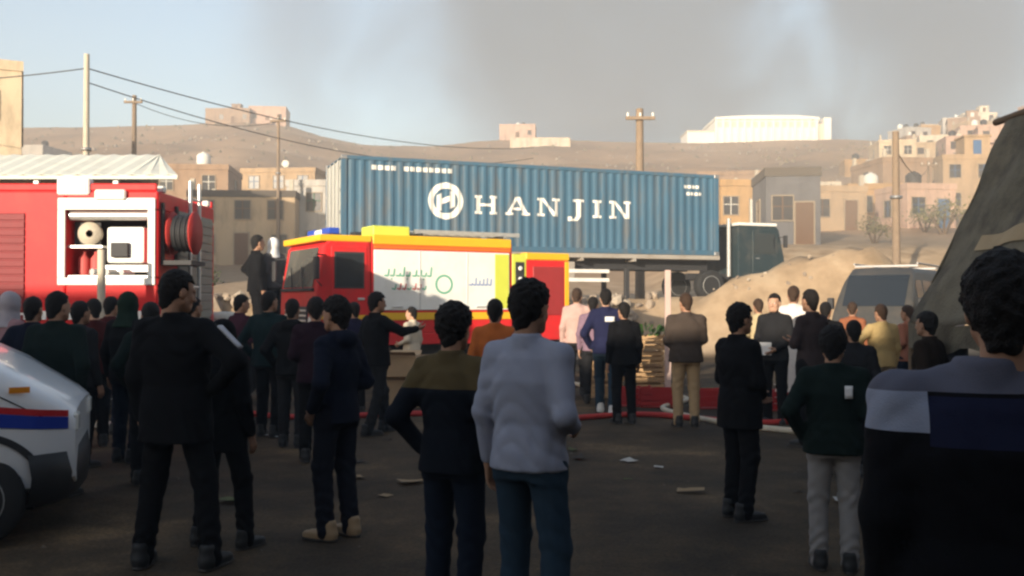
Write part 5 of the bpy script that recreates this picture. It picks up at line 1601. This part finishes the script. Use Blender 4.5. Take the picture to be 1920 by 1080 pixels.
person(1562, 5.75, 614, 14, 'youth in a dark green jacket with a white badge and pale grey trousers', DGRN, GRYP, ('pocket', 'bent'), shoe='black', hair='curly', extra_top=back_patch(0.09, 1.30, 0.05, 0.09, WCL), bulk=1.08)
# --- middle ground, left
person(108, 7.9, 546, 10, 'broad person in a dark green coat behind the bonnet of the white van', DGRN, BLK, ('bent', 'pocket'), garment='coat', bulk=1.22, hair='short')
person(18, 9.6, 548, 30, 'person in a pink and grey headscarf behind the white van', C('rose', (0.26, 0.15, 0.16)), BLK, ('front', 'front'), garment='robe', scarf=C('scarf_grey', (0.34, 0.31, 0.33)))
person(176, 10.6, 560, -35, 'person in a maroon top in front of the open locker', C('maroon', (0.11, 0.022, 0.022)), BLK, ('bent', 'bent'), garment='shirt', skin=SKIN2)
person(240, 9.6, 548, 15, 'person in a black jacket with a dark green scarf before the red fire truck', BLK, DJEAN, ('down', 'pocket'), scarf=C('scarf_green', (0.02, 0.045, 0.03)))
person(505, 11.4, 546, 16, 'stocky person in a dark teal jacket standing between the fire trucks', C('dark_teal', (0.012, 0.032, 0.036)), BLK, ('pocket', 'down'), bulk=1.15)
person(452, 12.6, 552, 40, 'person in a plum jumper beside the stocky person in teal', C('plum', (0.075, 0.024, 0.045)), CHAR, ('crossed', 'crossed'), garment='shirt')
person(592, 9.6, 558, -8, 'person in a dark plum jacket near the nose of the fire engine', C('dark_plum', (0.034, 0.014, 0.026)), BLK, ('bent', 'pocket'), hair='full')
person(706, 11.6, 548, 48, 'person in a black jacket and dark trousers reaching forward near the fire engine wheel', BLK, CHAR, ('bent', 'point'), legs='walk', hair='full')
person(928, 9.2, 560, 8, 'person in an orange brown shirt between the two men in front', C('orange_brown', (0.36, 0.10, 0.025)), DJEAN, ('bent', 'bent'), garment='shirt')
person(772, 15.5, 575, -60, 'person in a cream shirt beside the cartons by the fire engine', C('cream', (0.60, 0.52, 0.40)), CHAR, ('bent', 'down'), garment='shirt', skin=SKIN2)
person(418, 6.3, 600, 20, 'short person in black standing close behind the one with sleeve stripes', BLK, BLK, ('bent', 'down'), legs='wide', garment='coat', scarf=C('scarf_black', (0.012, 0.012, 0.014)))
person(62, 8.9, 556, -10, 'person in a navy coat squeezed in behind the van bonnet', NAV, BLK, ('pocket', 'pocket'), garment='coat')
person(150, 9.3, 564, 22, 'person in a charcoal hooded top near the cream post', CHAR, BLK, ('bent', 'down'), hood=True)
person(208, 11.6, 556, 12, 'person in a dark red jumper by the tail wheel of the truck', C('dark_red', (0.10, 0.02, 0.025)), DJEAN, ('crossed', 'crossed'), garment='shirt')
person(282, 8.4, 566, -18, 'person in a bottle green hooded top behind the sleeve stripes', DGRN, BLK, ('pocket', 'down'), hood=True)
person(362, 10.8, 556, 30, 'person in a grey brown coat below the hose reel', C('mud', (0.055, 0.042, 0.036)), BLK, ('down', 'bent'), garment='coat')
person(548, 10.6, 560, 6, 'person in a black hooded top beside the stocky person in teal', BLK, CHAR, ('pocket', 'pocket'), hood=True)
person(664, 13.4, 566, -24, 'person in an indigo jumper by the front bumper of the fire engine', C('indigo', (0.03, 0.028, 0.07)), BLK, ('bent', 'bent'), garment='shirt')
# --- two people up on the bank
person(482, 23.8, 440, 60, 'person in a black jacket standing on the bank between the trucks', BLK, BLK, ('akimbo', 'down'))
person(512, 24.2, 446, -50, 'person in a grey jumper with a pale headscarf standing on the bank', C('mid_grey', (0.11, 0.105, 0.11)), BLK, ('bent', 'bent'), scarf=WCL)
# --- right middle ground
person(1082, 16.2, 540, 4, 'person in a pale pink shirt watching the trailer', C('pale_pink', (0.46, 0.31, 0.27)), CHAR, ('down', 'down'), garment='shirt', hairm=M_hairb)
person(1136, 13.6, 541, 8, 'person in a navy jacket with a white badge on the back and white shoes', C('bright_navy', (0.030, 0.034, 0.095)), JEAN, ('pocket', 'down'), shoe='white', legs='walk', extra_top=back_patch(0.06, 1.33, 0.13, 0.07, WCL), skin=SKIN2)
person(1170, 12.6, 566, -12, 'person all in black right beside the one in the navy jacket', BLK, BLK, ('down', 'down'))
person(1286, 12.3, 549, 0, 'man in a grey brown jumper and tan trousers by the red crates', C('grey_brown', (0.115, 0.088, 0.072)), TANP, ('front', 'front'), garment='jacket', bulk=1.12, hairm=M_hairb)
person(1452, 12.6, 550, -150, 'person in a charcoal jacket holding a sheet of white paper', CHAR, BLK, ('front', 'bent'), skin=SKIN2, eyes=True, extra_top=lambda t, el, wr, sh: MB().box((-0.02, 0.235, 0.93), (0.22, 0.243, 1.10), WCL).build('paper_sheet', t))
person(1488, 14.2, 536, 20, 'person in a long white robe behind the charcoal jacket', C('white_robe', (0.66, 0.60, 0.55)), WCL, ('down', 'down'), garment='robe', hairm=M_hairb)
person(1520, 10.6, 542, -30, 'person in a dusky brown jumper next to the white robe', C('dusky_brown', (0.085, 0.062, 0.062)), BLK, ('crossed', 'crossed'), garment='shirt')
person(1598, 15.5, 566, 25, 'person in a rust coloured jumper beyond the tan jacket', C('rust', (0.24, 0.09, 0.045)), CHAR, ('bent', 'down'), garment='shirt', hairm=M_hairb)
person(1652, 12.4, 570, -10, 'person in a sandy tan jacket and pale trousers in front of the minibus', C('sandy_jacket', (0.40, 0.29, 0.13)), C('pale_trousers', (0.44, 0.38, 0.30)), ('akimbo', 'down'), bulk=1.1, hairm=M_hairb)
person(1738, 8.6, 585, -40, 'person in a dark brown jacket at the pole of the tent', C('dark_brown', (0.040, 0.026, 0.018)), BLK, ('bent', 'bent'), hair='full', eyes=True)
person(1792, 10.8, 580, -60, 'person in a pale headscarf and black coat beside the tent', BLK, BLK, ('front', 'front'), garment='robe', scarf=C('scarf_pale', (0.48, 0.42, 0.40)))

person(1112, 15.0, 556, 14, 'person in a mauve jumper behind the navy jacket', C('mauve', (0.20, 0.13, 0.17)), CHAR, ('down', 'bent'), garment='shirt', skin=SKIN2)
person(1422, 15.2, 560, -8, 'person in a straw coloured shirt behind the long black coat', C('straw', (0.42, 0.34, 0.20)), CHAR, ('bent', 'bent'), garment='shirt', hairm=M_hairb)
person(1548, 12.8, 566, 18, 'person in a black leather jacket between the dusky jumper and the tan jacket', BLK, CHAR, ('akimbo', 'pocket'))
person(1702, 13.4, 572, -30, 'person in a terracotta shirt beside the minibus', C('terracotta', (0.30, 0.12, 0.075)), DJEAN, ('bent', 'down'), garment='shirt', hairm=M_hairb)
person(1600, 8.8, 600, 20, 'short person in a dark grey coat behind the youth with the badge', C('dark_grey', (0.03, 0.03, 0.034)), BLK, ('pocket', 'bent'), garment='coat')
# ------------------------------------------------------------------ market goods, hoses, stones
M_woodlight = mat('crate_wood', (0.42, 0.27, 0.14), 0.85, 0.2, 7, 0.3, 40)
M_redpl = mat('crate_red', (0.36, 0.025, 0.025), 0.5, 0.1, 5)
M_card = mat('cardboard', (0.42, 0.29, 0.17), 0.9, 0.1, 5, dirt=(0.28, 0.19, 0.11), dirt_amt=0.5)
M_leaf = mat('leaf_green', (0.07, 0.15, 0.035), 0.7, 0.3, 20)
def wood_crate(x, y, z, rz, label, produce=None, w=0.58, d=0.40, h=0.26, m=None, grp=None):
    m = m or M_woodlight
    t = thing('crate', label, 'crate', (x, y, z), rz, grp)
    MB().box((-w / 2, -d / 2, 0.0), (w / 2, d / 2, 0.015), m).build('floor', t)
    for a in (-1, 1):
        for b in (-1, 1):
            MB().box((a * (w / 2 - 0.02) - 0.018, b * (d / 2 - 0.02) - 0.018, 0.015), (a * (w / 2 - 0.02) + 0.018, b * (d / 2 - 0.02) + 0.018, h), m).build('corner_post', t)
    for k in range(3):
        zz = 0.03 + k * (h - 0.03) / 3
        for b in (-1, 1):
            MB().box((-w / 2, b * (d / 2 + 0.006) - 0.006, zz), (w / 2, b * (d / 2 + 0.006) + 0.006, zz + h / 3 - 0.035), m).build('slat', t)
            MB().box((b * (w / 2 + 0.006) - 0.006, -d / 2, zz), (b * (w / 2 + 0.006) + 0.006, d / 2, zz + h / 3 - 0.035), m).build('slat', t)
    return t
def greens(x, y, z, label, n=60, rad=0.3, hh=0.22):
    r_ = random.Random(int(x * 100))
    mb = MB()
    for _ in range(n):
        a = r_.uniform(0, 6.28); q = rad * math.sqrt(r_.random())
        c = Vector((q * math.cos(a), q * 0.65 * math.sin(a), hh * r_.random() * (1 - (q / rad) ** 2 * 0.5)))
        d = Vector((math.cos(a), math.sin(a), r_.uniform(0.3, 1.2))).normalized(); u = d.orthogonal().normalized(); l = r_.uniform(0.09, 0.17)
        mb.add([c, c + d * l * 0.5 + u * l * 0.28, c + d * l, c + d * l * 0.5 - u * l * 0.28], [(0, 1, 2, 3)], M_leaf)
    o = mb.build('leafy_greens', None, (x, y, z))
    tag(o, label, 'vegetables', kind='stuff')
xs_ = at(1208, 16.0)
cl = ['bottom', 'second', 'third', 'top']
for k in range(4):
    wood_crate(xs_ + 0.02 * (k % 2), 16.0, 0.265 * k, R(4 * (k % 2) - 2), f'wooden slatted crate, {cl[k]} of the tall stack by the pink post')
for k in range(3):
    wood_crate(xs_ - 0.66 + 0.015 * k, 16.1, 0.265 * k, R(-3 + 3 * k), f'wooden slatted crate, {["bottom", "middle", "top"][k]} of the stack next to the leafy greens')
greens(xs_ + 0.02, 16.0, 1.0, 'heap of leafy greens on the tall stack of wooden crates')
greens(xs_ - 0.62, 16.1, 0.74, 'heap of leafy greens on the lower stack of wooden crates', 45)
# red plastic crates along the ground
def red_crate(x, y, rz, label, z=0.0):
    wood_crate(x, y, z, rz, label, w=0.56, d=0.38, h=0.30, m=M_redpl)
for k, (px, lab) in enumerate(((1185, 'red plastic crate below the wooden crate stacks'), (1232, 'red plastic crate between the pink post and the wooden crates'), (1335, 'red plastic crate beside the man in tan trousers'), (1425, 'red plastic crate behind the long black coat'), (1462, 'red plastic crate at the feet of the charcoal jacket'))):
    Yc = 14.8 - 0.15 * k
    red_crate(at(px, Yc), Yc, R(8 * (k % 3) - 8), lab)
tp_ = thing('stall_post', 'pinkish white stall post by the tall crate stack', 'post', (at(1252, 15.4), 15.4, 0))
MB().box((-0.045, -0.045, 0.06), (0.045, 0.045, 2.1), mat('post_pink', (0.52, 0.38, 0.33), 0.8, 0.1, 4), 0.006).build('shaft', tp_)
MB().box((-0.14, -0.14, 0.0), (0.14, 0.14, 0.06), M_conc, 0.01).build('foot', tp_)
tp_ = thing('marker_post', 'cream painted post in front of the open equipment locker', 'post', (at(190, 12.3), 12.3, 0))
MB().tube((0, 0, 0.05), (0, 0, zat(468, 12.3)), 0.05, mat('post_cream', (0.60, 0.52, 0.40), 0.7, 0.1, 4), n=12).build('shaft', tp_)
MB().box((-0.16, -0.16, 0), (0.16, 0.16, 0.05), M_conc, 0.01).build('foot', tp_)
# cartons
def carton(x, y, z, w, d, h, rz, label):
    t = thing('carton', label, 'box', (x, y, z), rz)
    MB().box((-w / 2, -d / 2, 0), (w / 2, d / 2, h), M_card, 0.006).build('box_body', t)
    MB().box((-w / 2 - 0.001, -0.03, h), (w / 2 + 0.001, 0.03, h + 0.0015), mat('tape', (0.50, 0.38, 0.22), 0.4), 0).build('tape', t)
    for s in (-1, 1):
        MB().add([(-w / 2, s * d / 2, h + 0.001), (w / 2, s * d / 2, h + 0.001), (w / 2, s * (d / 2 + 0.12), h + 0.06), (-w / 2, s * (d / 2 + 0.12), h + 0.06)], [(0, 1, 2, 3)], M_card).build('flap', t)
carton(at(752, 14.6), 14.6, 0, 0.55, 0.4, 0.42, R(8), 'brown carton on the ground, under another carton near the fire engine')
carton(at(754, 14.6), 14.6, 0.425, 0.5, 0.38, 0.36, R(-5), 'brown carton on top of another carton near the fire engine')
carton(at(800, 14.9), 14.9, 0, 0.5, 0.4, 0.5, R(-14), 'single tall brown carton beside the pair of stacked cartons')
# white sacks on a low handcart between the trucks
M_sack = mat('sack_white', (0.66, 0.62, 0.52), 0.9, 0.08, 8, 0.4, 90)
def sack(x, y, z, rz, label, L=0.62):
    s = SDF((-0.45, -0.32, -0.05), (0.45, 0.32, 0.30), 0.02)
    s.ell((0, 0, 0.11), (L / 2, 0.2, 0.11), 0); s.cone((-L / 2 + 0.05, 0, 0.1), (L / 2 - 0.05, 0, 0.1), 0.09, 0.09, 0.06)
    s.wrinkle(0.006, int(abs(x * 10))); s.cutz(0.0)
    V, F = s.mesh()
    o = bpy.data.objects.new('sack', np_mesh('sack', [(V, F, 0)], [M_sack])); COL.objects.link(o)
    o.location = (x, y, z); o.rotation_euler = (0, 0, rz)
    tag(o, label, 'sack')
sxx = at(424, 15.6)
ct = thing('handcart', 'wooden handcart loaded with white sacks behind the fire truck tail', 'cart', (sxx, 15.6, 0))
MB().box((-0.5, -0.4, 0.72), (0.5, 0.4, 0.78), M_woodlight, 0.005).build('bed', ct)
for s in (-1, 1):
    MB().box((-0.5, s * 0.41 - 0.015, 0.78), (0.5, s * 0.41 + 0.015, 0.92), M_woodlight).build('side_board', ct)
    wheel(ct, (0.1, s * 0.47, 0.33), 0.33, 0.07, M_rust)
    MB().box((-1.1, s * 0.3 - 0.025, 0.70), (-0.5, s * 0.3 + 0.025, 0.75), M_woodlight).build('handle', ct)
MB().box((-0.45, -0.03, 0), (-0.39, 0.03, 0.72), M_woodlight).build('prop', ct)
MB().tube((0.1, -0.44, 0.33), (0.1, 0.44, 0.33), 0.02, M_dark).box((0.06, -0.3, 0.33), (0.14, 0.3, 0.72), M_dark).build('axle', ct)
for k, (dx, dy, dz) in enumerate(((-0.12, -0.16, 0.785), (-0.05, 0.18, 0.785), (0.0, 0.0, 1.0), (-0.03, -0.02, 1.21))):
    sack(sxx + dx, 15.6 + dy, dz, R(90 if k == 9 else 5 * k), ['white sack on the handcart bed, on the near side', 'white sack on the handcart bed, against the far board', 'white sack lying across the two lower sacks on the handcart', 'topmost white sack on the handcart'][k])
# hoses on the ground
def hose(pts, r, m, label):
    P = []
    n = len(pts)
    for i in range(n - 1):
        p0, p1, p2, p3 = [Vector((*pts[max(0, min(n - 1, j))], 0)) for j in (i - 1, i, i + 1, i + 2)]
        for k in range(12):
            u = k / 12
            q = 0.5 * ((2 * p1) + (p2 - p0) * u + (2 * p0 - 5 * p1 + 4 * p2 - p3) * u * u + (3 * p1 - p0 - 3 * p2 + p3) * u ** 3)
            P.append(Vector((q.x, q.y, g(q.x, q.y) + r * 0.9)))
    o = MB().path(P, r, m, 8).build('fire_hose'); tag(o, label, 'hose')
hose([(-4.3, 14.2), (-3.0, 13.0), (-1.2, 13.4), (0.2, 12.6), (1.8, 13.3), (3.2, 12.4), (5.0, 13.2), (7.5, 12.5)], 0.04, M_hosered, 'red fire hose lying across the square from the open truck')
hose([(0.6, 20.0), (1.6, 17.2), (2.8, 15.6), (2.2, 13.8), (3.4, 11.6), (6.0, 11.0)], 0.04, M_hose, 'pale canvas fire hose winding from the fire engine towards the tent')
# rubble stones in the face of the bank
M_stone = [mat('stone_a', (0.34, 0.27, 0.20), 0.9, 0.2, 6, 0.5, 20), mat('stone_b', (0.25, 0.20, 0.155), 0.9, 0.2, 6, 0.5, 20), mat('stone_c', (0.42, 0.35, 0.27), 0.9, 0.2, 6, 0.5, 20)]
rr_ = random.Random(12)
SM = []
for k in range(9):
    bm = bmesh.new(); bmesh.ops.create_icosphere(bm, subdivisions=1, radius=1)
    for v in bm.verts: v.co *= rr_.uniform(0.75, 1.12); 
    mb = MB(); mb.bm(bm, M_stone[k % 3]); SM.append(mb.mesh('stone'))
for k in range(230):
    u = rr_.uniform(-9, 9.5); s_ = rr_.uniform(-2.9, -0.6)
    p = CA + CD * u + CN * s_
    if p[1] < 15 or g(p[0], p[1]) > 1.75: continue
    q = rr_.uniform(0.07, 0.22) * (1.4 if rr_.random() < 0.15 else 1)
    share('stone', rr_.choice(SM), ground, (p[0], p[1], g(p[0], p[1]) + q * 0.25), (rr_.uniform(0, 6), rr_.uniform(0, 6), rr_.uniform(0, 6)), (q * rr_.uniform(0.8, 1.4), q, q * rr_.uniform(0.6, 0.9)))
for k in range(30):
    x = 7.7 + rr_.gauss(0, 1.9); y = 28.0 + rr_.gauss(-0.6, 0.7); q = rr_.uniform(0.03, 0.085)
    share('stone', rr_.choice(SM), ground, (x, y, g(x, y) + q * 0.15), (rr_.uniform(0, 6), rr_.uniform(0, 6), 0), (q * 1.2, q, q * 0.7))
# litter and pebbles on the square
mb = MB()
for k in range(160):
    y = 5.5 + 19 * rr_.random() ** 1.3; x = rr_.uniform(-0.62, 0.62) * y
    q = rr_.uniform(0.006, 0.022)
    z = g(x, y)
    a = rr_.uniform(0, 6.28); ca, sa = math.cos(a) * q, math.sin(a) * q
    mb.add([(x + ca, y + sa, z), (x - sa, y + ca, z), (x - ca, y - sa, z), (x + sa, y - ca, z), (x, y, z + q * 0.8)], [(0, 1, 4), (1, 2, 4), (2, 3, 4), (3, 0, 4)], mat('pebble', (0.10, 0.08, 0.06), 0.9))
tag(mb.build('pebbles'), 'loose pebbles scattered over the square', 'pebbles', kind='stuff')
mb = MB(); lm = [mat('litter_card', (0.26, 0.18, 0.10), 0.9), mat('litter_paper', (0.42, 0.40, 0.36), 0.9), mat('litter_dark', (0.03, 0.025, 0.02), 0.9), mat('litter_leaf', (0.07, 0.08, 0.03), 0.9)]
for k in range(110):
    y = rr_.uniform(7.5, 21); x = rr_.uniform(-0.5, 0.55) * y
    q = rr_.uniform(0.03, 0.13); a = rr_.uniform(0, 6.28); z = g(x, y)
    ux, uy = math.cos(a) * q, math.sin(a) * q; asp = rr_.uniform(0.4, 0.9)
    v = [(x + i * ux - j * uy * asp, y + i * uy + j * ux * asp, z + 0.006 + rr_.uniform(0, 0.35) * q) for i in (-1, 0, 1) for j in (-1, 0, 1)]
    mb.add(v, [(0, 3, 4, 1), (1, 4, 5, 2), (3, 6, 7, 4), (4, 7, 8, 5)], lm[k % 4])
tag(mb.build('litter'), 'scraps of card, paper and leaves littering the square', 'litter', kind='stuff')

# shrubs on the slopes
def shrub(x, y, r, label, tone):
    z = g(x, y)
    t = thing('shrub', label, 'shrub', (x, y, z), 0, 'shrubs on the slope')
    r_ = random.Random(int(x * 13 + y))
    M_t = mat('bark', (0.13, 0.09, 0.06), 0.9)
    tr = MB()
    tips = []
    for k in range(6):
        a = k * 1.05 + r_.uniform(-.3, .3)
        e = (math.cos(a) * r * 0.5, math.sin(a) * r * 0.5, r * r_.uniform(0.7, 1.2)); tips.append(e)
        tr.tube((0, 0, -0.2), e, r * 0.06, M_t, r * 0.02, n=6)
    tr.build('trunk', t)
    cr = MB(); m = mat('foliage_' + tone, {'olive': (0.10, 0.115, 0.04), 'dry': (0.17, 0.15, 0.06)}[tone], 0.8, 0.3, 3)
    for k in range(420):
        e = r_.choice(tips)
        c = Vector(e) + Vector((r_.gauss(0, .3), r_.gauss(0, .3), r_.gauss(0, .22))) * r
        d = Vector((r_.gauss(0, 1), r_.gauss(0, 1), r_.gauss(0, 1))).normalized(); u = d.orthogonal().normalized(); l = r * r_.uniform(0.1, 0.2)
        cr.add([c, c + d * l * .5 + u * l * .35, c + d * l, c + d * l * .5 - u * l * .35], [(0, 1, 2, 3)], m)
    cr.build('crown', t)
for px, Y, r, tone, lab in ((1770, 60, 1.5, 'dry', 'round dry yellowish shrub on the slope behind the tent'), (1735, 63, 1.1, 'olive', 'olive green shrub beside the slim hillside pole'), (1640, 48, 0.9, 'dry', 'small dry shrub in front of the low ochre house'), (372, 40, 0.9, 'olive', 'olive shrub at the end of the pale roofed shed'), (700, 31, 0.5, 'olive', 'little olive shrub behind the container')):
    shrub(at(px, Y), Y, r, lab, tone)

# ------------------------------------------------------------------ smoke drifting over the ridge, and the hazy air
def build_smoke():
    bm = bmesh.new(); bmesh.ops.create_icosphere(bm, subdivisions=4, radius=1)
    c = Vector((66, 352, 120)); r = Vector((212, 66, 116))
    for v in bm.verts:
        q = v.co.copy()
        n = 1 + 0.10 * math.sin(q.x * 5 + 1.3) * math.sin(q.y * 4) + 0.08 * math.sin(q.z * 6 + q.x * 3)
        v.co = Vector((q.x * r.x * n, q.y * r.y * n, q.z * r.z * n))
    m = bpy.data.materials.new('smoke'); m.use_nodes = True
    N, L = m.node_tree.nodes, m.node_tree.links
    N.remove(N['Principled BSDF'])
    vol = N.new('ShaderNodeVolumePrincipled')
    vol.inputs['Color'].default_value = (0.37, 0.52, 0.76, 1)
    vol.inputs['Anisotropy'].default_value = 0.0
    tc = N.new('ShaderNodeTexCoord')
    mp = N.new('ShaderNodeMapping'); mp.inputs['Scale'].default_value = (0.016, 0.012, 0.011); mp.inputs['Rotation'].default_value = (0, R(-28), 0)
    L.new(tc.outputs['Object'], mp.inputs['Vector'])
    nz = N.new('ShaderNodeTexNoise'); nz.inputs['Scale'].default_value = 1.0; nz.inputs['Detail'].default_value = 4; nz.inputs['Roughness'].default_value = 0.55; nz.inputs['Distortion'].default_value = 0.6
    L.new(mp.outputs['Vector'], nz.inputs['Vector'])
    rp = N.new('ShaderNodeMapRange'); rp.inputs['From Min'].default_value = 0.36; rp.inputs['From Max'].default_value = 0.62; rp.inputs['To Min'].default_value = 0.0; rp.inputs['To Max'].default_value = 1.0; rp.interpolation_type = 'SMOOTHSTEP'
    L.new(nz.outputs['Fac'], rp.inputs['Value'])
    # thin out towards the rim of the cloud
    dv = N.new('ShaderNodeVectorMath'); dv.operation = 'DIVIDE'; dv.inputs[1].default_value = r
    L.new(tc.outputs['Object'], dv.inputs[0])
    ln = N.new('ShaderNodeVectorMath'); ln.operation = 'LENGTH'; L.new(dv.outputs[0], ln.inputs[0])
    fo = N.new('ShaderNodeMapRange'); fo.inputs['From Min'].default_value = 0.95; fo.inputs['From Max'].default_value = 0.45; fo.interpolation_type = 'SMOOTHSTEP'
    L.new(ln.outputs['Value'], fo.inputs['Value'])
    m1 = N.new('ShaderNodeMath'); m1.operation = 'MULTIPLY'; L.new(rp.outputs[0], m1.inputs[0]); L.new(fo.outputs[0], m1.inputs[1])
    m2 = N.new('ShaderNodeMath'); m2.operation = 'MULTIPLY'; m2.inputs[1].default_value = 0.062; L.new(m1.outputs[0], m2.inputs[0])
    L.new(m2.outputs[0], vol.inputs['Density'])
    L.new(vol.outputs[0], N['Material Output'].inputs['Volume'])
    mb = MB(); mb.bm(bm, m, True)
    o = mb.build('smoke', None, c)
    tag(o, 'grey smoke drifting across the sky above the ridge', 'smoke', kind='stuff')
build_smoke()
def build_dust():
    bm = bmesh.new(); bmesh.ops.create_icosphere(bm, subdivisions=3, radius=1)
    r = Vector((11, 7, 3.4))
    for v in bm.verts: v.co = Vector((v.co.x * r.x, v.co.y * r.y, v.co.z * r.z))
    m = bpy.data.materials.new('dust'); m.use_nodes = True
    N, L = m.node_tree.nodes, m.node_tree.links
    N.remove(N['Principled BSDF'])
    vol = N.new('ShaderNodeVolumePrincipled'); vol.inputs['Color'].default_value = (0.80, 0.72, 0.62, 1)
    tc = N.new('ShaderNodeTexCoord')
    dv = N.new('ShaderNodeVectorMath'); dv.operation = 'DIVIDE'; dv.inputs[1].default_value = r
    L.new(tc.outputs['Object'], dv.inputs[0])
    ln = N.new('ShaderNodeVectorMath'); ln.operation = 'LENGTH'; L.new(dv.outputs[0], ln.inputs[0])
    fo = N.new('ShaderNodeMapRange'); fo.inputs['From Min'].default_value = 1.0; fo.inputs['From Max'].default_value = 0.2; fo.interpolation_type = 'SMOOTHSTEP'
    L.new(ln.outputs['Value'], fo.inputs['Value'])
    nz = N.new('ShaderNodeTexNoise'); nz.inputs['Scale'].default_value = 0.22; nz.inputs['Detail'].default_value = 3
    L.new(tc.outputs['Object'], nz.inputs['Vector'])
    m1 = N.new('ShaderNodeMath'); m1.operation = 'MULTIPLY'; L.new(nz.outputs['Fac'], m1.inputs[0]); L.new(fo.outputs[0], m1.inputs[1])
    m2 = N.new('ShaderNodeMath'); m2.operation = 'MULTIPLY'; m2.inputs[1].default_value = 0.10; L.new(m1.outputs[0], m2.inputs[0])
    L.new(m2.outputs[0], vol.inputs['Density']); L.new(vol.outputs[0], N['Material Output'].inputs['Volume'])
    mb = MB(); mb.bm(bm, m, True)
    tag(mb.build('dust', None, (15.5, 43, 6.2)), 'low dusty smoke drifting behind the sand heap', 'smoke', kind='stuff')
build_dust()
def build_haze():
    m = bpy.data.materials.new('haze'); m.use_nodes = True
    N, L = m.node_tree.nodes, m.node_tree.links
    N.remove(N['Principled BSDF'])
    vol = N.new('ShaderNodeVolumePrincipled')
    vol.inputs['Color'].default_value = (0.85, 0.84, 0.83, 1)
    vol.inputs['Density'].default_value = 0.0029
    L.new(vol.outputs[0], N['Material Output'].inputs['Volume'])
    o = MB().box((-920, -52, -3), (920, 2540, 62), m).build('haze')
    tag(o, 'thin dusty haze over the whole valley', 'haze', kind='stuff')
build_haze()

# dry scrub and stones on the bare slopes: uncountable
mb = MB(); r_ = random.Random(99)
M_sc = mat('dry_scrub', (0.19, 0.145, 0.085), 0.9, 0.3, 2)
for k in range(1900):
    Y = r_.uniform(70, 238); px = r_.uniform(-100, 1720) if k % 5 else r_.uniform(1600, 2000)
    x = at(px, Y); z = g(x, Y); q = r_.uniform(0.15, 0.55) * (0.7 + Y / 300)
    a = r_.uniform(0, 6.28)
    v = [(x + q * math.cos(a + i * 1.2566) * r_.uniform(.7, 1.2), Y + q * math.sin(a + i * 1.2566) * r_.uniform(.7, 1.2), z - 0.1) for i in range(5)] + [(x + r_.uniform(-.3, .3) * q, Y, z + q * r_.uniform(0.6, 1.1))]
    mb.add(v, [(i, (i + 1) % 5, 5) for i in range(5)], M_sc if k % 3 else M_stone[k % 2])
tag(mb.build('scrub'), 'dry scrub and stones dotted over the bare hillsides', 'scrub', kind='stuff')
